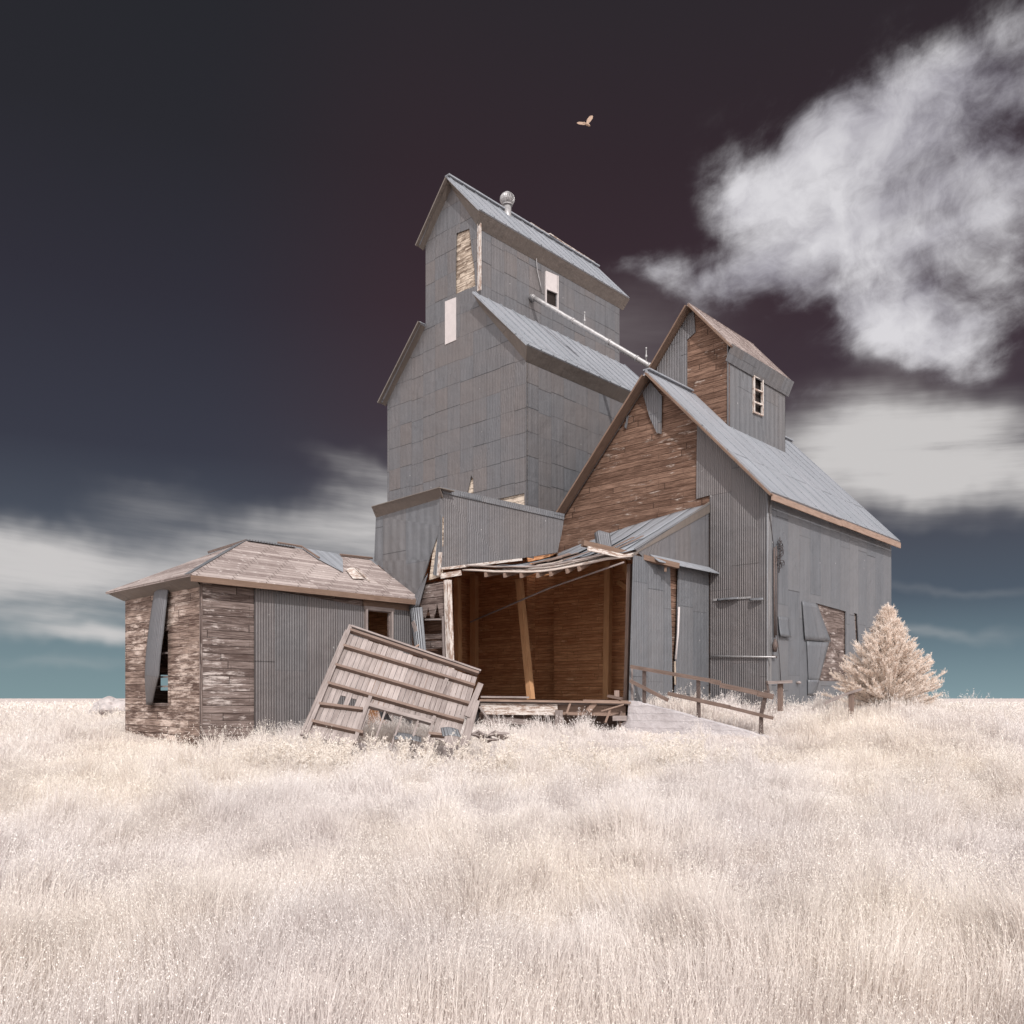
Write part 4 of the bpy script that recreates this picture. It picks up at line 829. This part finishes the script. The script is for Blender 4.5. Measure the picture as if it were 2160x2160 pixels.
def far_posts():
    D = 20.3
    m = MB(); m.beam(PD(1646, 1438, D), PD(1646, 1500, D), .10, .10, U); m2 = MB()
    g = thing('hitching_post', 'stubby wooden T shaped post at the corner of the shorter elevator', 'post', PD(1646, 1490, D)); m.build('upright', m_post, g)
    m2.beam(PD(1618, 1440, D - .1), PD(1670, 1438, D - .1), .12, .07); m2.build('cross_board', m_grey, g)
    m = MB(); m.beam(PD(1617, 1436, D - .1), PD(1622, 1462, D - .1), .03, .05); m.build('side_stick', m_iron, g)
    D = 18.3; g = thing('broken_fence', 'short broken fence post carrying one tilted rail before the pale cedar', 'fence', PD(1795, 1500, D))
    m = MB(); m.beam(PD(1796, 1462, D), PD(1795, 1530, D), .09, .09, U); m.build('post', m_post, g)
    m = MB(); m.beam(PD(1740, 1483, D + .1), PD(1775, 1468, D), .06, .07); m.beam(PD(1773, 1468, D), PD(1818, 1453, D - .1), .05, .05); m.build('rail', m_grey, g)
far_posts()

# ------------------------------------------------------------------ fallen stud wall
def fallen():
    TL, TR, BL, BR = PD(738, 1330, 16.7), PD(1008, 1424, 16.9), PD(655, 1532, 15.3), PD(968, 1586, 15.3)
    BR = PD(958, 1590, 15.3)
    def q(s, t): return TL.lerp(TR, s).lerp(BL.lerp(BR, s), t)
    n = (TR - TL).cross(BL - TL).normalized(); n = n if n.y < 0 else -n
    g = thing('fallen_wall', 'fallen grey board wall panel with studs and window opening propped in the weeds', 'wall panel', q(.5, 1))
    ow = (.33, .79, .72, .985)                       # opening s0, s1, t0, t1
    random.seed(5); bd = 26
    for k in range(bd):
        s0, s1 = k / bd + .0015, (k + 1) / bd - .0015; segs = [(0.03, 1.12)]
        if s0 > ow[0] - .02 and s1 < ow[1] + .02: segs = [(.03, ow[2])]
        elif k in (3, 5): segs = [(.03, .66), (.76, 1.1)]
        elif k in (22, 23): segs = [(.03, .9)]
        m = MB() if k == 0 else m
        for t0, t1 in segs:
            t0 += random.uniform(0, .008); t1 -= random.uniform(0, .02); dz = n * random.uniform(-.004, .004)
            P = [q(s0, t0) + dz, q(s1, t0) + dz, q(s1, t1) + dz, q(s0, t1) + dz]; L = (P[3] - P[0]).length; w = (P[1] - P[0]).length; o = random.random() * 20
            for sg, F in ((1, P), (-1, [p - n * .02 for p in reversed(P)])): m.face(F, [(o, 0), (o, w), (o + L, w), (o + L, 0)] if sg > 0 else [(o + L, 0), (o + L, w), (o, w), (o, 0)])
            for i in range(4):
                a, b = P[i], P[(i + 1) % 4]; m.face([a, a - n * .02, b - n * .02, b], [(0, 0)] * 4)
    m.build('boards', m_grey, g, recalc=False)
    def st(name, s0, t0, s1, t1, w=.055, h=.09, mat=m_post, off=.045):
        m = MB(); m.beam(q(s0, t0) + n * off, q(s1, t1) + n * off, w, h, n); m.build(name, mat, g)
    for s0, t0, s1, t1 in ((0, .015, 1.0, .0), (0, .19, 1.0, .17), (0, .40, 1.0, .41), (0, .59, 1.0, .635), (0, .80, .30, .76), (.0, .97, .36, .985), (.79, .86, .90, .84)):
        st('stud', s0, t0, s1, t1, .055, .10)
    st('side_plate', -.005, -.03, -.005, 1.12, .07, .10, m_grey); st('side_plate', -.022, .02, -.035, 1.1, .05, .06, m_grey, .02)
    st('blocking', .79, .20, .78, .41, .07, .08, m_grey); st('trimmer', .315, .60, .325, 1.1, .07, .09, m_grey); st('trimmer', .79, .66, .80, 1.1, .05, .08, m_grey); st('header', .32, .70, .80, .73, .08, .08, m_grey)
    for s_ in (.45, .57, .69): st('bar', s_, .70, s_ + .005, 1.1, .035, .05, m_grey, .03)
    st('top_plate', -.0, -.02, 1.01, -.03, .04, .10, m_grey, .06)
    # leaning boards at its right
    m = MB(); m.beam(PD(1014, 1442, 16.2), PD(985, 1512, 15.6), .11, .03, n); solo(m, 'loose_plank', m_grey, PD(1000, 1480, 15.9), 'upper grey plank leaning on the right edge of the fallen wall', 'plank')
    m = MB(); m.beam(PD(1004, 1478, 15.9), PD(978, 1575, 15.2), .15, .03, n, .3); solo(m, 'loose_plank', m_grey, PD(990, 1560, 15.4), 'wide grey plank standing in the weeds at the right foot of the fallen wall', 'plank')
    def tin(name, pts, label, th=.012):
        m = MB(); P = [PD(*p) for p in pts]; m.grid(lambda s, t: P[0].lerp(P[3], t).lerp(P[1].lerp(P[2], t), s) + Vector((0, -.08, .03)) * math.sin(s * 3.1), 10, 4, th); solo(m, name, m_loose, P[3], label, 'metal scrap')
    tin('metal_scrap', [(930, 1536, 15.0), (966, 1540, 15.0), (972, 1556, 14.8), (934, 1554, 14.8)], 'small bent blue grey tin sheet below the right end of the fallen wall')
    tin('metal_scrap', [(832, 1546, 15.6), (888, 1556, 15.6), (888, 1566, 15.1), (832, 1560, 15.1)], 'bright bent metal sheet lying inside the window opening of the fallen wall')
    tin('metal_scrap', [(800, 1498, 16.8), (812, 1497, 16.8), (826, 1522, 16.3), (806, 1520, 16.3)], 'corrugated scrap standing behind the bars of the fallen wall opening')
    m = MB(); P = [PD(868, 1368, 18.6), PD(905, 1382, 18.6)]; m.beam(PD(868, 1372, 18.4), PD(905, 1384, 18.3), .12, .05, Z, .4); m.beam(PD(860, 1376, 18.5), PD(884, 1360, 18.5), .08, .04)
    m.beam(PD(866, 1380, 18.6), PD(870, 1500, 18.4), .08, .08); m.beam(PD(896, 1382, 18.6), PD(900, 1500, 18.4), .08, .08)
    solo(m, 'timber_heap', m_rust, PD(885, 1500, 18.4), 'broken reddish timber frame between the fallen wall and the doorway post', 'timber frame')
    m = MB(); random.seed(9)
    for k in range(9): x = 1000 + random.uniform(-8, 45); m.beam(PD(x, 1552 + random.uniform(-8, 8), 15.4), PD(x + random.uniform(15, 40), 1556 + random.uniform(-12, 10), 15.6), .14, .03, Z, random.uniform(-.5, .5))
    solo(m, 'board_pile', m_grey, PD(1025, 1565, 15.4), 'low pile of weathered grey boards in the weeds before the dock', 'board pile')
fallen()

# ------------------------------------------------------------------ stones
def rock(name, c, r, seed, label, mat, group=None):
    bm = bmesh.new(); bmesh.ops.create_icosphere(bm, subdivisions=4, radius=1)
    for v in bm.verts:
        k = 1 + .35 * mnoise.noise(v.co * 1.3 + Vector((seed, 0, 0))) + .12 * mnoise.noise(v.co * 4 + Vector((seed, 3, 0))); v.co = Vector((v.co.x * r[0] * k, v.co.y * r[1] * k, v.co.z * r[2] * k))
    me = bpy.data.meshes.new(name); bm.to_mesh(me); bm.free(); me.materials.append(mat); o = bpy.data.objects.new(name, me); C.objects.link(o); o.location = c; return tag(o, label, 'rock', group)
m_rock = plain('field_stone', (.42, .38, .37), .9, 0, .35, 3, .05)
rock('boulder', PD(233, 1494, 34), (.75, .6, .42), 1., 'pale angular boulder in the far meadow left of the office', m_rock)
rock('boulder', PD(214, 1499, 34), (.4, .4, .2), 5., 'low flat stone beside the pale boulder in the far meadow', m_rock)
rock('boulder', Vector((PD(1225, 1560, 13.4).x, 13.4, ground_z(2, 13.4) + EYE + .12)), (.20, .2, .16), 9., 'small brownish stone half hidden in weeds before the dock', m_rock)

# ------------------------------------------------------------------ meadow grass
def gz(x, y): return np.array([ground_z(a, b) for a, b in zip(x, y)]) + EYE
def excluded(x, y):
    u = x * AX + y * AY; v = x * BX + y * BY
    ex = (u > 7.9) & (u < 13.5) & (v > 15.85) & (v < 19.6)
    ex |= (u > 13.3) & (u < 20.5) & (v > 14.9) & (v < 21.2)
    ex |= (u > 20.4) & (u < 29.5) & (v > 10.1) & (v < 26)
    line = (u - 14.35) * (11.92 - 14.65) - (v - 14.65) * (16.58 - 14.35)
    ex |= (v > 11.8) & (v < 15.0) & (u > 14.3) & (u < 20.5) & (line < 0.25)
    ex |= (x > -3.5) & (x < -.95) & (y > 15.45) & (y < 17.6)
    ex |= (u > 16.55) & (u < 16.87) & (v < 12.2) & (v > 7.0)
    ex |= (u > 16.8) & (u < 20.5) & (v > 11.75) & (v < 15)
    return ex
def make_mesh(name, V_, F, mats, midx, smooth=False):
    me = bpy.data.meshes.new(name); n = len(F); me.vertices.add(len(V_)); me.vertices.foreach_set('co', V_.astype(np.float32).ravel())
    me.loops.add(n * 3); me.loops.foreach_set('vertex_index', F.astype(np.int32).ravel()); me.polygons.add(n)
    me.polygons.foreach_set('loop_start', np.arange(0, n * 3, 3, dtype=np.int32)); me.polygons.foreach_set('material_index', midx.astype(np.int32))
    for m in mats: me.materials.append(m)
    me.update(calc_edges=True); me.validate(); o = bpy.data.objects.new(name, me); C.objects.link(o); return o
def grass():
    VV, FF, MM = [], [], []; base = 0
    tiers = [(2.2, 6, 130000, .0021), (6, 10, 180000, .0028), (10, 14, 175000, .0036), (14, 19, 160000, .0048), (19, 27, 110000, .0065), (27, 45, 70000, .013), (45, 110, 70000, .03)]
    for y0, y1, n, w in tiers:
        y = np.sqrt(rng.uniform(y0 ** 2, y1 ** 2, n)); x = rng.uniform(-1, 1, n) * (.66 * y + 3.2)
        k = ~excluded(x, y); x, y = x[k], y[k]; z = gz(x, y); n = len(x)
        patch = np.array([mnoise.noise(Vector((a * .5, b * .5, 7))) for a, b in zip(x, y)]); patch2 = np.array([mnoise.noise(Vector((a * 2.2, b * 2.2, 1))) for a, b in zip(x, y)])
        tuft = np.clip(patch2 * 2.2 - .45, 0, 1); h = rng.uniform(.14, .36, n) * (1 + .75 * tuft) * (1 + .45 * patch + .35 * patch2)
        u = x * AX + y * AY; v = x * BX + y * BY
        h *= np.where((u > 7.0) & (u < 9.6) & (v > 15.0) & (v < 20), .35, 1.0)           # trodden strip at the office wall
        h *= np.where((u > 15.4) & (u < 16.6) & (v > 7.8) & (v < 12.5), .4, 1.0) * np.where((y > 14.5) & (y < 18.5) & (x > -1.2) & (x < 3.2), .7, 1.0)
        h *= np.where((x > -3.3) & (x < -.6) & (y > 14.2) & (y < 15.6), .55, 1.0)
        h *= np.where((y < 4.5), .85, 1.); h = np.clip(h, .08, .75)
        wind = np.array([mnoise.noise(Vector((p * .7, q * .7, 20))) for p, q in zip(x, y)]); a = wind * 7 + rng.normal(0, 1.0, n); bend = rng.uniform(.05, .55, n) * h; ww = w * rng.uniform(.6, 1.4, n)
        dx, dy = np.cos(a), np.sin(a); fa = rng.uniform(-1.0, 1.0, n); px, py = np.cos(fa), np.sin(fa)           # blade width direction
        B = np.stack([x, y, z - .02], 1); P = np.stack([px, py, 0 * px], 1) * ww[:, None]; D = np.stack([dx, dy, 0 * dx], 1)
        mid = B + D * (bend * .35)[:, None] + np.stack([0 * h, 0 * h, h * .6], 1); tip = B + D * bend[:, None] + np.stack([0 * h, 0 * h, h], 1)
        vs = np.stack([B - P, B + P, mid - P * .75, mid + P * .75, tip], 1).reshape(-1, 3)
        i = base + np.arange(n) * 5
        f = np.stack([np.stack([i, i + 1, i + 3], 1), np.stack([i, i + 3, i + 2], 1), np.stack([i + 2, i + 3, i + 4], 1)], 1).reshape(-1, 3)
        VV.append(vs); FF.append(f); MM.append(np.zeros(len(f))); base += n * 5
        # seed heads: small tufts of scale-like faces round the tip
        hd = rng.random(n) < (.34 + .3 * tuft); tp = tip[hd]; m = len(tp); K = 6; sc = (w * 1.45)
        for k_ in range(K):
            c = tp + rng.normal(0, 1, (m, 3)) * np.array([.008, .008, .022]) * (1 + w * 60) - np.array([0, 0, .02 * k_])
            d1 = rng.normal(0, 1, (m, 3)); d1[:, 2] = np.abs(d1[:, 2]) + .8; d1 /= np.linalg.norm(d1, axis=1)[:, None]
            d2 = rng.normal(0, 1, (m, 3)); d2 /= np.linalg.norm(d2, axis=1)[:, None]
            vs = np.stack([c - d2 * sc, c + d2 * sc, c + d1 * sc * 3.4], 1).reshape(-1, 3); i = base + np.arange(m) * 3
            VV.append(vs); f = np.stack([i, i + 1, i + 2], 1); FF.append(f); MM.append(np.ones(m)); base += m * 3
    o = make_mesh('grass', np.concatenate(VV), np.concatenate(FF), [m_grass, m_head], np.concatenate(MM)); tag(o, 'tall pale dry prairie grass with feathery seed heads', 'grass', None, 'stuff')
grass()

# ------------------------------------------------------------------ tall weeds
def weed_mesh(seed, H):
    r = random.Random(seed); m = MB(); pods = []
    for s_ in range(r.randint(2, 4)):
        a = r.uniform(0, 6.28); lean = r.uniform(.02, .22); hh = H * r.uniform(.7, 1.05); pts = [Vector((math.cos(a) * lean * t * t, math.sin(a) * lean * t * t, hh * t)) for t in (0, .35, .7, 1)]
        m.tube(pts, [.005, .0045, .0035, .002], 5, False)
        for k in range(r.randint(7, 11)):
            t = r.uniform(.35, .98); p = Vector((math.cos(a) * lean * t * t, math.sin(a) * lean * t * t, hh * t)); b = r.uniform(0, 6.28); L = r.uniform(.05, .16) * (1.25 - t)* 1.6; q = p + Vector((math.cos(b) * L, math.sin(b) * L, L * r.uniform(.5, 1.3)))
            m.tube([p, p.lerp(q, .5) + Z * .006, q], [.003, .0025, .0015], 4, False)
            for j in range(r.randint(6, 11)): pods.append(p.lerp(q, r.uniform(.3, 1.05)) + Vector((r.gauss(0, .012), r.gauss(0, .012), r.gauss(0, .012))))
    for p in pods:
        for j in range(3):
            d1 = Vector((r.gauss(0, 1), r.gauss(0, 1), r.gauss(.4, 1))).normalized() * r.uniform(.012, .024); d2 = Vector((r.gauss(0, 1), r.gauss(0, 1), r.gauss(0, 1))).normalized() * .007
            m.bm.faces.new([m.bm.verts.new(p - d2), m.bm.verts.new(p + d2), m.bm.verts.new(p + d1)])
    me = bpy.data.meshes.new('weed_plant'); m.bm.to_mesh(me); m.bm.free(); me.materials.append(m_weed); return me
WM = [weed_mesh(11 + i, h) for i, h in enumerate((.55, .65, .45, .75, .6))]
random.seed(21); wspots = []
for x0, x1, y0, y1, n in ((560, 760, 13.6, 14.8, 22), (640, 1080, 13.2, 14.9, 60), (1080, 1330, 13.0, 15.0, 22), (1370, 1480, 13.4, 15.0, 26), (1330, 1660, 14.0, 15.4, 12), (480, 560, 13.6, 15.2, 8)):
    for k in range(n): D = random.uniform(y0, y1); wspots.append(((random.uniform(x0, x1) - CX) / FPX * D, D))
for k, (x, y) in enumerate(wspots):
    r_ = bpy.data.objects.new('weed_plant', WM[k % 5]); C.objects.link(r_); r_.location = (x, y, ground_z(x, y) + EYE - .02); r_.rotation_euler = (0, 0, random.uniform(0, 6.28)); s = random.uniform(.8, 1.2); r_.scale = (s, s, s)
    tag(r_, 'pale branching seeded weed rising above the grass before the buildings', 'weed', 'seeded weeds in front of the buildings')

# ------------------------------------------------------------------ cedar
def cedar(base, H, R, seed):
    r = random.Random(seed); g = thing('cedar_tree', 'pale cream feathery cedar tree at the right corner of the shorter elevator', 'tree', base)
    m = MB(); m.tube([base - Z * .1, base + Z * H * .5 + Vector((.04, 0, 0)), base + Z * H * .98], [.08, .045, .008], 8)
    leaves = []
    def spray(p, d, L, n):
        for k in range(n):
            t = k / n; q = p + d * L * t + Z * .10 * L * t * t
            for s_ in range(3):
                dd = (d + Vector((r.gauss(0, .55), r.gauss(0, .55), r.gauss(.28, .38)))).normalized(); l = r.uniform(.035, .085) * (1.2 - .6 * t); w = dd.cross(Vector((r.gauss(0, 1), r.gauss(0, 1), r.gauss(0, 1)))).normalized() * .0052
                leaves.append((q - w, q + w, q + dd * l)); 
                if s_ == 0: q2 = q + dd * l * .7; d3 = (dd + Vector((r.gauss(0, .6), r.gauss(0, .6), r.gauss(.2, .4)))).normalized(); leaves.append((q2 - w, q2 + w, q2 + d3 * l * .7))
    nb = 430
    for k in range(nb):
        t = (k + .5) / nb; h = H * (.03 + .90 * t ** 1.15); a = k * 2.399 + r.uniform(-.4, .4)
        prof = (1 - t) ** 1.18 * (1.0 - .20 * max(0, .15 - t) / .15) + .02; L = R * prof * r.uniform(.55, 1.12) + .10; el_ = r.uniform(-.02, .50) + .72 * t
        d = Vector((math.cos(a) * math.cos(el_), math.sin(a) * math.cos(el_), math.sin(el_))); p = base + Z * h; n = max(5, int(L / .055)); pts = []
        for j in range(n + 1):
            s_ = j / n; pts.append(p + d * L * s_ + Z * (.16 * L * s_ * s_ - .10 * L * s_))
        m.tube([pts[0], pts[n // 2], pts[-1]], [.014, .009, .003], 5, False)
        for j in range(1, n + 1):
            s_ = j / n
            if s_ < .22 and r.random() < .5: continue
            for side in (0, 1, 2):
                b = r.uniform(0, 6.28); dd = (d * 1.0 + Vector((math.cos(b), math.sin(b), r.uniform(.1, .9))) * .62).normalized(); spray(pts[j], dd, r.uniform(.08, .27) * (1.2 - .6 * s_), 5)
    m.build('trunk', m_post, g)
    for j in range(26): spray(base + Z * (H * .86 + j * .014), Vector((r.gauss(0, .3), r.gauss(0, .3), 1)).normalized(), .14, 4)
    A = np.array([[list(p) for p in f] for f in leaves]).reshape(-1, 3) - np.array(base); F = np.arange(len(A)).reshape(-1, 3)
    o = make_mesh('crown', A, F, [m_cedar], np.zeros(len(F))); o.parent = g
bx_ = (1872 - CX) / FPX * 19.6
cedar(Vector((bx_, 19.6, ground_z(bx_, 19.6) + EYE)), 2.42, 1.45, 4)

# ------------------------------------------------------------------ soaring hawk
def hawk():
    c = PD(1238, 262, 46); m = MB()
    m.tube([c + Vector((-.10, 0, .03)), c + Vector((.0, 0, .01)), c + Vector((.12, .05, -.03)), c + Vector((.18, .08, -.05))], [.03, .075, .06, .02], 8)
    def wing(pts, w):
        pts = [c + Vector(p) for p in pts]
        for (p, q), (w0, w1) in zip(zip(pts, pts[1:]), zip(w, w[1:])):
            d = (q - p).normalized(); s = Vector((-d.z, 0, d.x)) if abs(d.x) + abs(d.z) > 0 else Z; s.normalize(); s2 = Vector((0, .25, 0))
            a, b, e, f = p + s * w0 + s2 * 0, p - s * w0, q - s * w1, q + s * w1; t = Vector((0, .02, 0)); m.panel([a, b, e, f], Vector((0, 1, 0)), .02)
    wing([(0, 0, .02), (.10, .02, .22), (.24, .05, .42), (.32, .06, .50)], [.05, .11, .10, .03]); wing([(0, 0, .02), (-.2, .02, .06), (-.42, .02, .08), (-.54, .02, .09)], [.05, .075, .07, .02])
    m.panel([c + Vector(p) for p in ((-.22, 0, .06), (-.16, 0, .13), (-.12, 0, .13), (-.14, 0, .05))], Vector((0, 1, 0)), .02)
    solo(m, 'hawk', plain('feathers', (.34, .24, .18), .8, 0, .3, 12), c, 'tan hawk soaring with one wing raised in the dark sky', 'bird')
hawk()
for o in bpy.data.objects:
    if '_o' in o: del o['_o']
